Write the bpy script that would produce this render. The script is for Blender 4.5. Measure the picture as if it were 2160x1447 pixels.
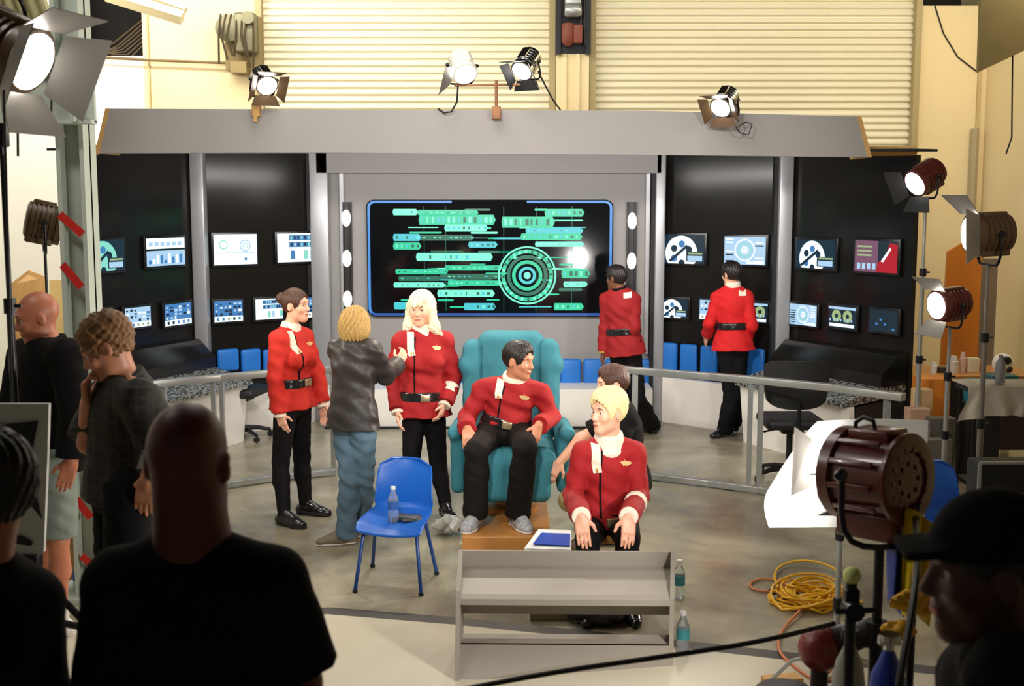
import bpy, bmesh, math, random
import numpy as np
import openvdb
from mathutils import Vector, Matrix
from mathutils.bvhtree import BVHTree
random.seed(7)
for _o in list(bpy.data.objects): bpy.data.objects.remove(_o)
SC = bpy.context.scene
COL = SC.collection
# ---------------------------------------------------------------- camera
CH, FPX, PITCH = 2.28, 2500.0, math.atan(298.5/2500.0)
cam_d = bpy.data.cameras.new('camera'); cam = bpy.data.objects.new('camera', cam_d); COL.objects.link(cam)
cam_d.sensor_width = 36.0; cam_d.lens = 36.0*FPX/2160.0
cam.location = (0, 0, CH); cam.rotation_euler = (math.pi/2-PITCH, 0, 0)
cam_d.dof.use_dof = True; cam_d.dof.focus_distance = 8.6; cam_d.dof.aperture_fstop = 4.0
cam_d.clip_end = 100
SC.camera = cam
# ---------------------------------------------------------------- world, exposure
w = bpy.data.worlds.new('world'); SC.world = w; w.use_nodes = True
w.node_tree.nodes['Background'].inputs[0].default_value = (0.9, 0.85, 0.75, 1)
w.node_tree.nodes['Background'].inputs[1].default_value = 0.06
SC.view_settings.view_transform = 'Standard'; SC.view_settings.look = 'None'
SC.view_settings.exposure = 0.0; SC.view_settings.gamma = 1.0; SC.view_settings.use_curve_mapping = False
# ---------------------------------------------------------------- added lights without fixtures (area and spot)
def area(name, loc, target, size, sizey, power, col=(1, .9, .72)):
    l = bpy.data.lights.new(name, 'AREA'); l.shape = 'RECTANGLE'; l.size = size; l.size_y = sizey
    l.energy = power; l.color = col
    o = bpy.data.objects.new(name, l); COL.objects.link(o); o.location = loc
    o.rotation_euler = (Vector(target)-Vector(loc)).to_track_quat('-Z', 'Y').to_euler()
    return o
area('added_door_wash', (-2.6, 12.0, 5.1), (-2.2, 14.0, 2.9), 5.0, .3, 150, (1, .95, .84))  # added light, no fixture; brightens the left roller door from above
area('added_door_wash', (3.2, 12.2, 5.15), (3.4, 14.0, 3.0), 5.0, .3, 38, (1, .93, .78))  # dimmer added twin for the right roller door
area('added_overhead_light', (-1.0, 7.6, 5.1), (-.2, 8.8, 0), 3.0, 2.0, 90, (1, .95, .86))  # unseen overhead light, added above the middle of the floor
area('added_set_wall_light', (-.2, 9.9, 2.62), (-.2, 12.3, 1.0), 5.2, .12, 75, (1, .96, .92))  # unseen strip added behind the header to light the grey set wall evenly
def keylight(name, loc, target, power, ang, col):
    l = bpy.data.lights.new(name, 'SPOT'); l.energy = power; l.spot_size = math.radians(ang); l.spot_blend = 1.0; l.color = col; l.shadow_soft_size = .25
    o = bpy.data.objects.new(name, l); COL.objects.link(o); o.location = loc
    o.rotation_euler = (Vector(target)-Vector(loc)).to_track_quat('-Z', 'Y').to_euler()
keylight('added_key_light', (-.8, 2.9, 3.6), (.3, 10.4, 1.3), 860, 62, (1, .95, .88))  # added front key with no fixture, brightens the set and the people
keylight('added_fill_light', (2.6, 3.0, 3.6), (.2, 10.6, 1.3), 480, 62, (1, .94, .86))  # fill added from front right, where no lamp stands
area('added_left_light', (-3.0, 4.4, 5.1), (-2.7, 7.0, 1.5), 1.2, .4, 45, (1, .95, .86))  # unseen light added to lift the steel column and the bald man
area('added_side_light', (-5.2, 10.6, 4.6), (-5.2, 13.9, 2.0), 1.5, .6, 105, (1, .93, .82))  # added to brighten the left end of the back wall
area('added_side_light', (4.9, 10.4, 4.9), (4.9, 13.9, 1.8), 1.2, .6, 62, (1, .92, .74))  # same kind of added light for the right end of the wall
# ---------------------------------------------------------------- pixel -> place helpers (2160 x 1447 frame)
SP, CP = math.sin(PITCH), math.cos(PITCH)
def ray(px, py):
    u = (px-1080)/FPX; v = (py-723.5)/FPX
    return Vector((u, CP-v*SP, -SP-v*CP))
def P(px, py, Y):
    d = ray(px, py); return Vector((0, 0, CH)) + d*(Y/d.y)
def G(px, py, z=0.0):
    d = ray(px, py); return Vector((0, 0, CH)) + d*((z-CH)/d.z)
def onwall(a, b, px, py):                      # hits the upright plane through ground points a, b
    n = Vector((b[1]-a[1], a[0]-b[0], 0)); d = ray(px, py)
    t = n.dot(Vector((a[0], a[1], 0)))/n.dot(d)
    return Vector((0, 0, CH)) + d*t
# ---------------------------------------------------------------- materials
MATS = {}
def mat(name, col, rough=.5, metal=0., bump=0., bscale=40., emit=None, estr=1., var=0., vscale=6., trans=0., sss=0., coat=0., stretch=None, spec=None):
    if name in MATS: return MATS[name]
    m = bpy.data.materials.new(name); m.use_nodes = True
    nt = m.node_tree; b = nt.nodes['Principled BSDF']
    b.inputs['Base Color'].default_value = (*col, 1); b.inputs['Roughness'].default_value = rough
    b.inputs['Metallic'].default_value = metal
    if spec is not None: b.inputs['Specular IOR Level'].default_value = spec
    if emit: b.inputs['Emission Color'].default_value = (*emit, 1); b.inputs['Emission Strength'].default_value = estr
    if trans: b.inputs['Transmission Weight'].default_value = trans
    if coat: b.inputs['Coat Weight'].default_value = coat
    if sss:
        b.inputs['Subsurface Weight'].default_value = sss; b.inputs['Subsurface Radius'].default_value = (.03, .012, .006)
        b.inputs['Subsurface Scale'].default_value = .3
    tc = nt.nodes.new('ShaderNodeTexCoord'); mp = nt.nodes.new('ShaderNodeMapping')
    nt.links.new(tc.outputs['Object'], mp.inputs[0])
    if stretch: mp.inputs['Scale'].default_value = stretch
    n = nt.nodes.new('ShaderNodeTexNoise'); n.inputs['Scale'].default_value = vscale; n.inputs['Detail'].default_value = 5
    nt.links.new(mp.outputs[0], n.inputs['Vector'])
    mx = nt.nodes.new('ShaderNodeMix'); mx.data_type = 'RGBA'
    v = max(var, .04)
    mx.inputs['A'].default_value = (*[c*(1-v) for c in col], 1); mx.inputs['B'].default_value = (*[min(1, c*(1+v)) for c in col], 1)
    nt.links.new(n.outputs['Fac'], mx.inputs['Factor']); nt.links.new(mx.outputs['Result'], b.inputs['Base Color'])
    if bump:
        n2 = nt.nodes.new('ShaderNodeTexNoise'); n2.inputs['Scale'].default_value = bscale; n2.inputs['Detail'].default_value = 4
        nt.links.new(mp.outputs[0], n2.inputs['Vector'])
        bp = nt.nodes.new('ShaderNodeBump'); bp.inputs['Strength'].default_value = bump; bp.inputs['Distance'].default_value = .01
        nt.links.new(n2.outputs['Fac'], bp.inputs['Height']); nt.links.new(bp.outputs[0], b.inputs['Normal'])
    MATS[name] = m; return m
def srgb(r, g, b):
    f = lambda c: (c/255/12.92) if c/255 <= .04045 else ((c/255+.055)/1.055)**2.4
    return (f(r), f(g), f(b))
M_cream = mat('cream paint', srgb(236, 216, 170), .7, var=.08, vscale=1.2, bump=.05)
M_white = mat('white wall paint', srgb(240, 238, 228), .7, var=.05, vscale=1.)
M_slat = mat('door slat enamel', srgb(232, 224, 196), .45, var=.06, vscale=.8)
M_grey = mat('set grey paint', srgb(158, 154, 152), .55, var=.05, vscale=2.)
M_pillar = mat('silver pillar paint', srgb(172, 172, 176), .35, metal=.35, var=.05)
M_black = mat('gloss black panel', (.012, .011, .010), .14, var=.1, spec=.22)
M_blackm = mat('matte black', (.012, .012, .013), .6)
M_blk = mat('satin black metal', (.02, .02, .022), .35, metal=.5)
M_basew = mat('off white base board', srgb(248, 242, 234), .5, var=.04)
M_blue = mat('blue moulded plastic', srgb(20, 92, 185), .32, var=.05)
M_bluepanel = mat('blue panel', srgb(36, 122, 214), .4, var=.08)
M_steel = mat('grey green steel paint', srgb(196, 204, 192), .5, var=.1, vscale=3.)
M_alu = mat('brushed aluminium', srgb(176, 178, 176), .35, metal=.6, var=.08)
M_chrome = mat('polished steel', (.7, .7, .7), .15, metal=1.)
M_tape = mat('red tape', srgb(205, 40, 30), .5)
M_wood = mat('varnished plywood', srgb(190, 130, 66), .4, var=.2, vscale=5., stretch=(1, 6, 6))
M_woodl = mat('pale raw timber', srgb(206, 160, 96), .6, var=.15, vscale=6., stretch=(6, 1, 6))
M_orange = mat('orange stained door', srgb(206, 120, 36), .4, var=.12, vscale=4., stretch=(8, 8, 1))
M_teal = mat('teal velour', srgb(52, 124, 138), .8, bump=.25, bscale=60, var=.15, vscale=5.)
M_maroon = mat('oxblood lamp enamel', srgb(92, 38, 32), .28, coat=.3)
M_brownl = mat('brown lamp enamel', srgb(92, 70, 48), .35)
M_rubber = mat('black rubber', (.01, .01, .01), .5)
M_doorw = mat('light barn door metal', srgb(150, 145, 138), .4, metal=.5)
M_darkgap = mat('dark recess', (.012, .010, .008), .9)
M_console = mat('console beige paint', srgb(150, 142, 130), .5, var=.05, vscale=3.)
M_speck = None
def speck():
    m = bpy.data.materials.new('speckled console laminate'); m.use_nodes = True; nt = m.node_tree; b = nt.nodes['Principled BSDF']
    tc = nt.nodes.new('ShaderNodeTexCoord'); n = nt.nodes.new('ShaderNodeTexNoise'); n.inputs['Scale'].default_value = 38; n.inputs['Detail'].default_value = 3
    r = nt.nodes.new('ShaderNodeValToRGB'); r.color_ramp.elements[0].position = .42; r.color_ramp.elements[1].position = .6
    r.color_ramp.elements[0].color = (.02, .02, .018, 1); r.color_ramp.elements[1].color = (.32, .33, .31, 1)
    nt.links.new(tc.outputs['Object'], n.inputs['Vector']); nt.links.new(n.outputs['Fac'], r.inputs[0]); nt.links.new(r.outputs[0], b.inputs['Base Color'])
    b.inputs['Roughness'].default_value = .25
    return m
M_speck = speck()
def concrete():
    m = bpy.data.materials.new('polished stained concrete'); m.use_nodes = True; nt = m.node_tree; b = nt.nodes['Principled BSDF']
    tc = nt.nodes.new('ShaderNodeTexCoord')
    n = nt.nodes.new('ShaderNodeTexNoise'); n.inputs['Scale'].default_value = .9; n.inputs['Detail'].default_value = 8; n.inputs['Roughness'].default_value = .62; n.inputs['Distortion'].default_value = .6
    r = nt.nodes.new('ShaderNodeValToRGB'); e = r.color_ramp.elements
    e[0].position = .33; e[0].color = (*srgb(118, 110, 92), 1); e[1].position = .66; e[1].color = (*srgb(186, 178, 152), 1)
    nt.links.new(tc.outputs['Object'], n.inputs['Vector']); nt.links.new(n.outputs['Fac'], r.inputs[0]); nt.links.new(r.outputs[0], b.inputs['Base Color'])
    n2 = nt.nodes.new('ShaderNodeTexNoise'); n2.inputs['Scale'].default_value = 2.3; n2.inputs['Detail'].default_value = 6
    nt.links.new(tc.outputs['Object'], n2.inputs['Vector'])
    mr = nt.nodes.new('ShaderNodeMapRange'); mr.inputs['From Min'].default_value = .3; mr.inputs['From Max'].default_value = .7
    mr.inputs['To Min'].default_value = .16; mr.inputs['To Max'].default_value = .42
    nt.links.new(n2.outputs['Fac'], mr.inputs[0]); nt.links.new(mr.outputs[0], b.inputs['Roughness'])
    bp = nt.nodes.new('ShaderNodeBump'); bp.inputs['Strength'].default_value = .08
    nt.links.new(n2.outputs['Fac'], bp.inputs['Height']); nt.links.new(bp.outputs[0], b.inputs['Normal'])
    return m
M_conc = concrete()
M_slab = mat('pale worn floor sheet', srgb(198, 188, 166), .4, var=.12, vscale=2.2, bump=.04)
# ---------------------------------------------------------------- mesh builder
class MB:
    def __init__(s): s.v = []; s.f = []; s.m = []; s.sm = []
    def add(s, vs, fs, mi=0, smooth=False):
        o = len(s.v); s.v += [tuple(v) for v in vs]
        for f in fs: s.f.append([o+i for i in f]); s.m.append(mi); s.sm.append(smooth)
        return s
    def box(s, c, h, R=None, mi=0, bev=0.0):
        c = Vector(c); R = R or Matrix.Identity(3)
        if bev <= 0:
            vs = [c+R@Vector((x*h[0], y*h[1], z*h[2])) for x in (-1, 1) for y in (-1, 1) for z in (-1, 1)]
            return s.add(vs, [(0, 1, 3, 2), (4, 6, 7, 5), (0, 4, 5, 1), (2, 3, 7, 6), (0, 2, 6, 4), (1, 5, 7, 3)], mi)
        bm = bmesh.new(); bmesh.ops.create_cube(bm, size=2)
        for v in bm.verts: v.co = Vector((v.co.x*h[0], v.co.y*h[1], v.co.z*h[2]))
        bmesh.ops.bevel(bm, geom=bm.edges[:], offset=min(bev, min(h)*.95), segments=3, profile=.5, affect='EDGES')
        bm.verts.index_update()
        s.add([c+R@v.co for v in bm.verts], [[v.index for v in f.verts] for f in bm.faces], mi, True); bm.free(); return s
    def hexa(s, p, mi=0):        # 8 points: bottom ring 4, top ring 4
        return s.add(p, [(0, 3, 2, 1), (4, 5, 6, 7), (0, 1, 5, 4), (1, 2, 6, 5), (2, 3, 7, 6), (3, 0, 4, 7)], mi)
    def slab(s, pts, off, mi=0):    # polygon thickened by vector off
        n = len(pts); off = Vector(off); a = [Vector(p) for p in pts]; b = [p+off for p in a]
        fs = [list(range(n))[::-1], [n+i for i in range(n)]]+[[i, (i+1) % n, n+(i+1) % n, n+i] for i in range(n)]
        return s.add(a+b, fs, mi)
    def tube(s, pts, r, n=10, mi=0, cap=True):
        pts = [Vector(p) for p in pts]; k = len(pts); rs = r if isinstance(r, (list, tuple)) else [r]*k
        vs = []; up = None
        for i, p in enumerate(pts):
            t = (pts[min(i+1, k-1)]-pts[max(i-1, 0)]).normalized()
            if up is None:
                up = Vector((0, 0, 1)) if abs(t.z) < .9 else Vector((1, 0, 0))
            x = t.cross(up).normalized(); y = x.cross(t).normalized(); up = y
            for j in range(n):
                a = 2*math.pi*j/n; vs.append(p+(x*math.cos(a)+y*math.sin(a))*rs[i])
        fs = [(i*n+j, i*n+(j+1) % n, (i+1)*n+(j+1) % n, (i+1)*n+j) for i in range(k-1) for j in range(n)]
        s.add(vs, fs, mi, True)
        if cap: s.add(vs[:n], [list(range(n))[::-1]], mi); s.add(vs[-n:], [list(range(n))], mi)
        return s
    def lathe(s, o, ax, prof, n=32, mi=0, cap=True, rib=None):   # prof: (distance along ax, radius)
        o = Vector(o); ax = Vector(ax).normalized(); up = Vector((0, 0, 1)) if abs(ax.z) < .9 else Vector((1, 0, 0))
        x = ax.cross(up).normalized(); y = x.cross(ax)
        vs = []
        for (d, r) in prof:
            for j in range(n):
                a = 2*math.pi*j/n; vs.append(o+ax*d+(x*math.cos(a)+y*math.sin(a))*r)
        k = len(prof)
        s.add(vs, [(i*n+j, (i+1)*n+j, (i+1)*n+(j+1) % n, i*n+(j+1) % n) for i in range(k-1) for j in range(n)], mi, True)
        if cap: s.add(vs[:n], [list(range(n))], mi); s.add(vs[-n:], [list(range(n))[::-1]], mi)
        return s
    def ball(s, c, r, mi=0, n=16, sc=(1, 1, 1), R=None):
        c = Vector(c); R = R or Matrix.Identity(3); vs = []; k = n//2
        for i in range(k+1):
            t = math.pi*i/k
            for j in range(n):
                a = 2*math.pi*j/n
                vs.append(c+R@Vector((r*sc[0]*math.sin(t)*math.cos(a), r*sc[1]*math.sin(t)*math.sin(a), r*sc[2]*math.cos(t))))
        return s.add(vs, [(i*n+j, (i+1)*n+j, (i+1)*n+(j+1) % n, i*n+(j+1) % n) for i in range(k) for j in range(n)], mi, True)
    def grid(s, fn, nu, nv, mi=0, thick=None):   # fn(u,v) -> point, optional thickness vector fn
        vs = [Vector(fn(i/nu, j/nv)) for i in range(nu+1) for j in range(nv+1)]
        fs = [(i*(nv+1)+j, (i+1)*(nv+1)+j, (i+1)*(nv+1)+j+1, i*(nv+1)+j+1) for i in range(nu) for j in range(nv)]
        if thick is None: return s.add(vs, fs, mi, True)
        t = Vector(thick); n = len(vs); s.add(vs+[v+t for v in vs], fs+[tuple(n+i for i in f[::-1]) for f in fs]
            + [(i, i+1, n+i+1, n+i) for i in range(nv)] + [(nu*(nv+1)+i+1, nu*(nv+1)+i, n+nu*(nv+1)+i, n+nu*(nv+1)+i+1) for i in range(nv)]
            + [((i+1)*(nv+1), i*(nv+1), n+i*(nv+1), n+(i+1)*(nv+1)) for i in range(nu)]
            + [(i*(nv+1)+nv, (i+1)*(nv+1)+nv, n+(i+1)*(nv+1)+nv, n+i*(nv+1)+nv) for i in range(nu)], mi, True)
        return s
def link(o, parent):
    COL.objects.link(o)
    if parent is not None:
        o.parent = parent; o.matrix_parent_inverse = parent_world(parent).inverted()
def parent_world(p):
    m = Matrix.Translation(p.location) if p.type == 'EMPTY' else Matrix.Identity(4)
    return m
def obj(name, mb, mats, parent=None, fixn=True):
    me = bpy.data.meshes.new(name); me.from_pydata(mb.v, [], mb.f)
    for m in (mats if isinstance(mats, (list, tuple)) else [mats]): me.materials.append(m)
    me.polygons.foreach_set('material_index', mb.m); me.polygons.foreach_set('use_smooth', mb.sm)
    if fixn:
        bm = bmesh.new(); bm.from_mesh(me); bmesh.ops.remove_doubles(bm, verts=bm.verts, dist=1e-5)
        bmesh.ops.recalc_face_normals(bm, faces=bm.faces[:]); bm.to_mesh(me); bm.free()
    me.update(); o = bpy.data.objects.new(name, me); link(o, parent)
    if True in mb.sm:
        try: me.set_sharp_from_angle(angle=math.radians(42))
        except Exception: pass
    return o
def tag(o, label, cat, group=None, kind=None):
    if label: o['label'] = label
    if cat: o['category'] = cat
    if group: o['group'] = group
    if kind: o['kind'] = kind
    return o
def thing(name, label, cat, loc, group=None):
    o = bpy.data.objects.new(name, None); o.empty_display_size = .1; COL.objects.link(o); o.location = loc
    return tag(o, label, cat, group)
def struct(name, mb, m, label=None):
    o = obj(name, mb, m); o['kind'] = 'structure'
    if label: o['label'] = label
    return o
def frame3(d, up=(0, 0, 1)):     # columns: side, forward d, up
    f = Vector(d).normalized(); s = f.cross(Vector(up)).normalized(); u = s.cross(f)
    return Matrix((s, f, u)).transposed()
# ================================================================ SETTING
RX, BY = 5.5, 14.0
mb = MB().box((0, 7, -.05), (6.8, 8.2, .05)); struct('floor', mb, M_conc)
# pale sheet flooring on the near side, with the dark joint between
edge = [G(-400, 1400), G(150, 1335), G(690, 1300), G(960, 1322), G(1440, 1372), G(1660, 1397), G(2500, 1480)]
near = [Vector((4.5, -1.1, 0)), Vector((-4.5, -1.1, 0))]
mb = MB().slab([Vector((p.x, p.y, .0)) for p in edge]+near, (0, 0, .012)); struct('floor_near', mb, M_slab)
mb = MB()
for a, b in zip(edge, edge[1:]):
    mb.slab([a, b, b+Vector((0, .13, 0)), a+Vector((0, .13, 0))], (0, 0, .006))
struct('trim_1', mb, mat('dark floor joint', srgb(66, 64, 58), .4, var=.3))
# back wall pieces round the two roller doors
def wallpiece(name, x0, x1, z0, z1, m, y=BY, t=.2): struct(name, MB().box(((x0+x1)/2, y+t/2, (z0+z1)/2), ((x1-x0)/2, t/2, (z1-z0)/2)), m)
xl0 = P(548, 200, BY).x; xl1 = P(1168, 200, BY).x; xr0 = P(1245, 200, BY).x; xr1 = P(1932, 200, BY).x
o1 = P(160, 110, BY); o2 = P(302, 125, BY)
wallpiece('wall_back', -6.8, o1.x, 0, 5.4, M_white)
wallpiece('wall_back', o1.x, o2.x, 0, P(230, 118, BY).z, M_white)
wallpiece('wall_back', o2.x, xl0, 0, 4.75, M_cream)
wallpiece('wall_back', xl1, xr0, 0, 5.4, M_cream)
wallpiece('wall_back', xr1, RX, 0, P(2000, 12, BY).z, M_cream)
wallpiece('wall_back', -6.8, 6.8, 0, 5.4, M_darkgap, y=BY+.9)
struct('wall_right', MB().box((RX+.1, 7, 2.7), (.1, 8.1, 2.7)), M_cream)
struct('wall_left', MB().box((-6.9, 7, 2.7), (.1, 8.1, 2.7)), M_white)
struct('ceiling', MB().box((0, 7, 5.45), (6.9, 8.2, .05)), M_darkgap)
# vertical joints in the right wall paint
struct('trim_2', MB().box((P(2060, 300, BY-.02).x, BY-.02, 2.4), (.02, .02, 2.4)), mat('wall joint', srgb(196, 176, 124), .7))
struct('trim_3', MB().box((P(318, 250, BY-.02).x, BY-.015, 2.4), (.008, .015, 2.4)), MATS['wall joint'])
# roller doors
def roller(name, x0, x1, label):
    e = thing(name, label, 'roller door', ((x0+x1)/2, BY, 0))
    mb = MB(); z = 0.0; pitch = .0815; prof = []
    while z < 4.75:
        for k, (dz, dy) in enumerate([(0, 0), (.016, .034), (.030, .036), (.062, .020), (.076, 0.0)]): prof.append((z+dz, -dy))
        z += pitch
    vs = []
    for (zz, dy) in prof: vs += [(x0, BY+.06+dy, zz), (x1, BY+.06+dy, zz)]
    n = len(prof); mb.add(vs, [(2*i, 2*i+1, 2*i+3, 2*i+2) for i in range(n-1)])
    mb.add([(x0, BY+.075, 0), (x1, BY+.075, 0), (x1, BY+.075, z), (x0, BY+.075, z)], [(0, 1, 2, 3)])
    obj('slat_curtain', mb, M_slat, e, fixn=False)
    for x, s in ((x0, 1), (x1, -1)):
        obj('guide_rail', MB().box((x+s*.02, BY-.02, 2.4), (.035, .06, 2.4)), mat('door guide paint', srgb(168, 150, 104), .5), e)
    return e
roller('roller_door', xl0, xl1, 'cream ribbed roller door behind the set, left of the motor column')
roller('roller_door', xr0, xr1, 'cream ribbed roller door behind the set, right of the motor column')
# box over the left door and the timber plate
e = thing('door_coil_housing', 'cream housing across the top of the left roller door', 'housing', (P(640, 5, 13.8).x, 13.8, 4.68))
a, b = P(515, 6, 13.75), P(1165, -4, 13.75)
obj('housing_shell', MB().box(((a.x+b.x)/2, 13.8, 4.90), ((b.x-a.x)/2, .16, .16), bev=.02), M_cream, e)
# motor column between the doors
cx = (xl1+xr0)/2; e = thing('door_motor', 'dark chain drive with rusty red motor between the two roller doors', 'motor', (cx, BY-.2, 3.9))
obj('mounting_frame', MB().box((cx-.17, BY-.12, 4.6), (.03, .08, .65)).box((cx+.17, BY-.12, 4.6), (.03, .08, .65)).box((cx, BY-.1, 4.85), (.2, .06, .18)).box((cx, BY-.06, 4.35), (.17, .03, .5)), M_blk, e)
obj('gearbox', MB().box((cx-.01, BY-.24, 4.55), (.09, .1, .07), bev=.02).lathe((cx-.1, BY-.26, 4.42), (1, 0, 0), [(0, .06), (.02, .075), (.16, .075), (.19, .05)], 20), M_alu, e)
obj('motor_body', MB().lathe((cx-.06, BY-.25, 4.28), (0, 0, -1), [(0, .06), (.02, .075), (.2, .075), (.25, .03)], 20).box((cx+.05, BY-.25, 4.16), (.05, .06, .1), bev=.01), mat('rusty red motor paint', srgb(120, 58, 40), .6, var=.3), e)
obj('drive_chain', MB().tube([(cx+.12, BY-.22, 4.8), (cx+.13, BY-.22, 4.05)], .012).tube([(cx+.09, BY-.22, 4.8), (cx+.085, BY-.22, 4.05)], .012), M_blk, e)
e = thing('conduit_cover', 'white ribbed cover panel below the door motor', 'cover panel', (cx, BY-.1, 0))
obj('cover', MB().box((cx, BY-.06, 1.98), (.19, .05, 1.98)).box((cx-.1, BY-.12, 1.98), (.03, .02, 1.98)).box((cx+.06, BY-.12, 1.98), (.02, .02, 1.98)), M_cream, e)
# hoist gear on the left of the left door
hx, hz = P(508, 80, 13.7).x, P(508, 80, 13.7).z
e = thing('chain_hoist', 'tangled grey green hoist gear beside the left roller door', 'hoist', (hx, 13.7, hz-.4))
obj('gear_case', MB().box((hx+.06, 13.72, hz+.05), (.12, .12, .22), bev=.03).lathe((hx-.12, 13.7, hz+.1), (0, -1, 0), [(0, .14), (.03, .15), (.08, .15), (.1, .05)], 24).lathe((hx+.12, 13.6, hz+.2), (0, -1, 0), [(0, .07), (.08, .07)], 18), mat('oily grey green iron', srgb(120, 116, 90), .5, metal=.4, var=.3), e)
mbc = MB()
for k in range(7):
    x = hx-.2+.06*k; mbc.tube([(x, 13.62, hz+.25), (x+random.uniform(-.06, .06), 13.58, hz), (x+random.uniform(-.05, .05), 13.62, hz-.2-random.random()*.15)], .012, 6)
obj('chain_loops', mbc, mat('dark oily chain', srgb(70, 56, 34), .5, metal=.5), e)
obj('mounting_bracket', MB().box((hx, 13.88, hz-.05), (.2, .1, .3)).box((hx-.02, 13.7, hz-.33), (.09, .08, .06)), mat('ochre bracket', srgb(140, 120, 76), .6), e)
# pipe along wall
a, b = P(160, 118, 13.9), P(480, 133, 13.9)
tag(obj('wall_conduit', MB().tube([a, P(320, 127, 13.9), b], .016, 8), mat('brown conduit', srgb(120, 96, 60), .5)), 'thin brown conduit running along the cream wall at upper left', 'pipe')
mb = MB(); 
for k in range(7):
    a = P(175+k*12, 116+random.uniform(-4, 4), 14.12); b = P(303, 40+k*9, 14.12); mb.tube([a, (a+b)/2+Vector((0, 0, -.08)), b], .008, 6)
tag(obj('hanging_wires', mb, mat('dull brown wire', srgb(90, 74, 52), .6)), 'brown wires fanning out inside the dark wall opening at upper left', 'wires', kind='stuff')
a, b = P(225, -12, 12.6), P(385, 38, 12.6)
tag(obj('timber_beam', MB().tube([a, b], .075, 4), mat('cream timber', srgb(226, 212, 168), .6)), 'pale timber batten sloping across the top left of the wall', 'beam')
tag(obj('timber_beam', MB().tube([P(300, -12, 12.9), P(392, 22, 12.9)], .05, 4), MATS['cream timber']), 'short pale timber batten tucked behind the sloping top left one', 'beam')
# roof decking seen at top left and hanging board at top right
mb = MB(); n = 10
for k in range(n):
    a = P(-150+k*24, -60, 7.9); b = P(-80+k*24, 128, 8.3)
    mb.tube([a, b], .026, 8)
mb.slab([P(-90, -60, 8.0), P(70, -60, 8.0), P(150, 130, 8.40), P(-90, 130, 8.40)], (0, .02, .01))
tag(obj('roof_decking', mb, mat('corrugated decking', srgb(196, 192, 150), .5)), 'pale corrugated metal decking above the steel beam at top left', 'roof decking')
a = [P(2070, -30, 10.5), P(2064, 152, 10.5), P(2200, 88, 10.5), P(2200, -30, 10.5)]
tag(obj('hanging_board', MB().slab(a, (0, .05, 0)), mat('dull khaki board', srgb(160, 142, 92), .7, var=.15)), 'khaki board hanging from the ceiling at the top right corner', 'board')
mb = MB(); mb.tube([P(1972, 12, 13.99), P(1990, 70, 13.99), P(2020, 120, 13.99), P(2062, 152, 13.99)], .008, 6)
tag(obj('slack_wire', mb, M_rubber), 'thin dark wire sagging across the right hand wall', 'wire')
tag(obj('pull_cord', MB().tube([P(2136, 112, 10.6), P(2134, 290, 10.6), P(2122, 325, 10.6)], .007, 6), M_rubber), 'thin cord dangling below the khaki hanging board', 'cord')
# steel column and beam at left
CYc = G(185, 1250).y
x0, x1 = P(130, 600, CYc-.1).x, P(188, 600, CYc-.1).x; z1 = 4.6
e = thing('steel_column', 'tall grey green steel column wrapped with red tape at left', 'column', ((x0+x1)/2, CYc, 0))
mbs = MB(); cxx = (x0+x1)/2; hw = (x1-x0)/2
mbs.box((x0+.012, CYc, z1/2), (.012, .1, z1/2)).box((x1-.012, CYc, z1/2), (.012, .1, z1/2)).box((cxx, CYc, z1/2), (hw, .011, z1/2)).box((cxx, CYc, .012), (.2, .2, .012))
obj('column_shaft', mbs, M_steel, e)
for (px0, py0, px1, py1) in ((126, 452, 174, 494), (132, 558, 172, 606), (158, 1050, 192, 1092), (172, 1172, 200, 1196)):
    a = P(px0, py0, CYc-.104); b = P(px1, py1, CYc-.104); t = (b-a).normalized(); n = Vector((-t.z, 0, t.x))*.022
    obj('red_tape', MB().slab([a-n, b-n, b+n, a+n], (0, -.003, 0)), M_tape, e)
e = thing('steel_beam', 'wide grey green steel beam bracketed across the left column', 'beam', (-3.4, CYc-.05, 2.8))
zb0, zb1 = P(100, 262, CYc).z, P(100, 135, CYc).z; xr = P(218, 200, CYc).x
obj('beam_web', MB().box(((xr-5.2)/2, CYc-.14, (zb0+zb1)/2), ((xr+5.2)/2, .015, (zb1-zb0)/2)), M_steel, e)
obj('beam_flange', MB().box(((xr-5.2)/2, CYc-.17, zb1), ((xr+5.2)/2, .09, .014)).box(((xr-5.2)/2, CYc-.17, zb0), ((xr+5.2)/2, .05, .01)), M_steel, e)
xs = P(158, 200, CYc-.2).x
obj('stiffener_plate', MB().box((xs, CYc-.2, (zb0+zb1)/2), (.012, .06, (zb1-zb0)/2)), M_steel, e)
# tan panels and white sheet seen behind the column
a = P(30, 575, 12.6); tag(obj('plywood_sheet', MB().slab([G(20, 905), G(98, 900), P(98, 585, G(98, 900).y+.25), P(60, 570, G(98, 900).y+.25), P(20, 600, G(20, 905).y+.25)], (0, .02, 0)), M_woodl), 'tan plywood sheet leaning at the far left behind the bald man', 'wood sheet')
tag(obj('plywood_offcut', MB().slab([G(104, 900), G(150, 900), P(150, 590, G(150, 900).y+.25), P(104, 590, G(104, 900).y+.25)], (0, .02, 0)), mat('pale plywood', srgb(228, 196, 130), .6, var=.1)), 'narrower paler plywood sheet leaning right behind the steel column', 'wood sheet')
tag(obj('plywood_board', MB().slab([G(108, 1226), G(158, 1222), P(154, 1015, G(158, 1222).y+.1), P(104, 1010, G(108, 1226).y+.1)], (0, .02, .0)), mat('brown board', srgb(150, 110, 62), .6, var=.15)), 'brown plywood board standing at the foot of the steel column', 'wood sheet')
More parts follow.
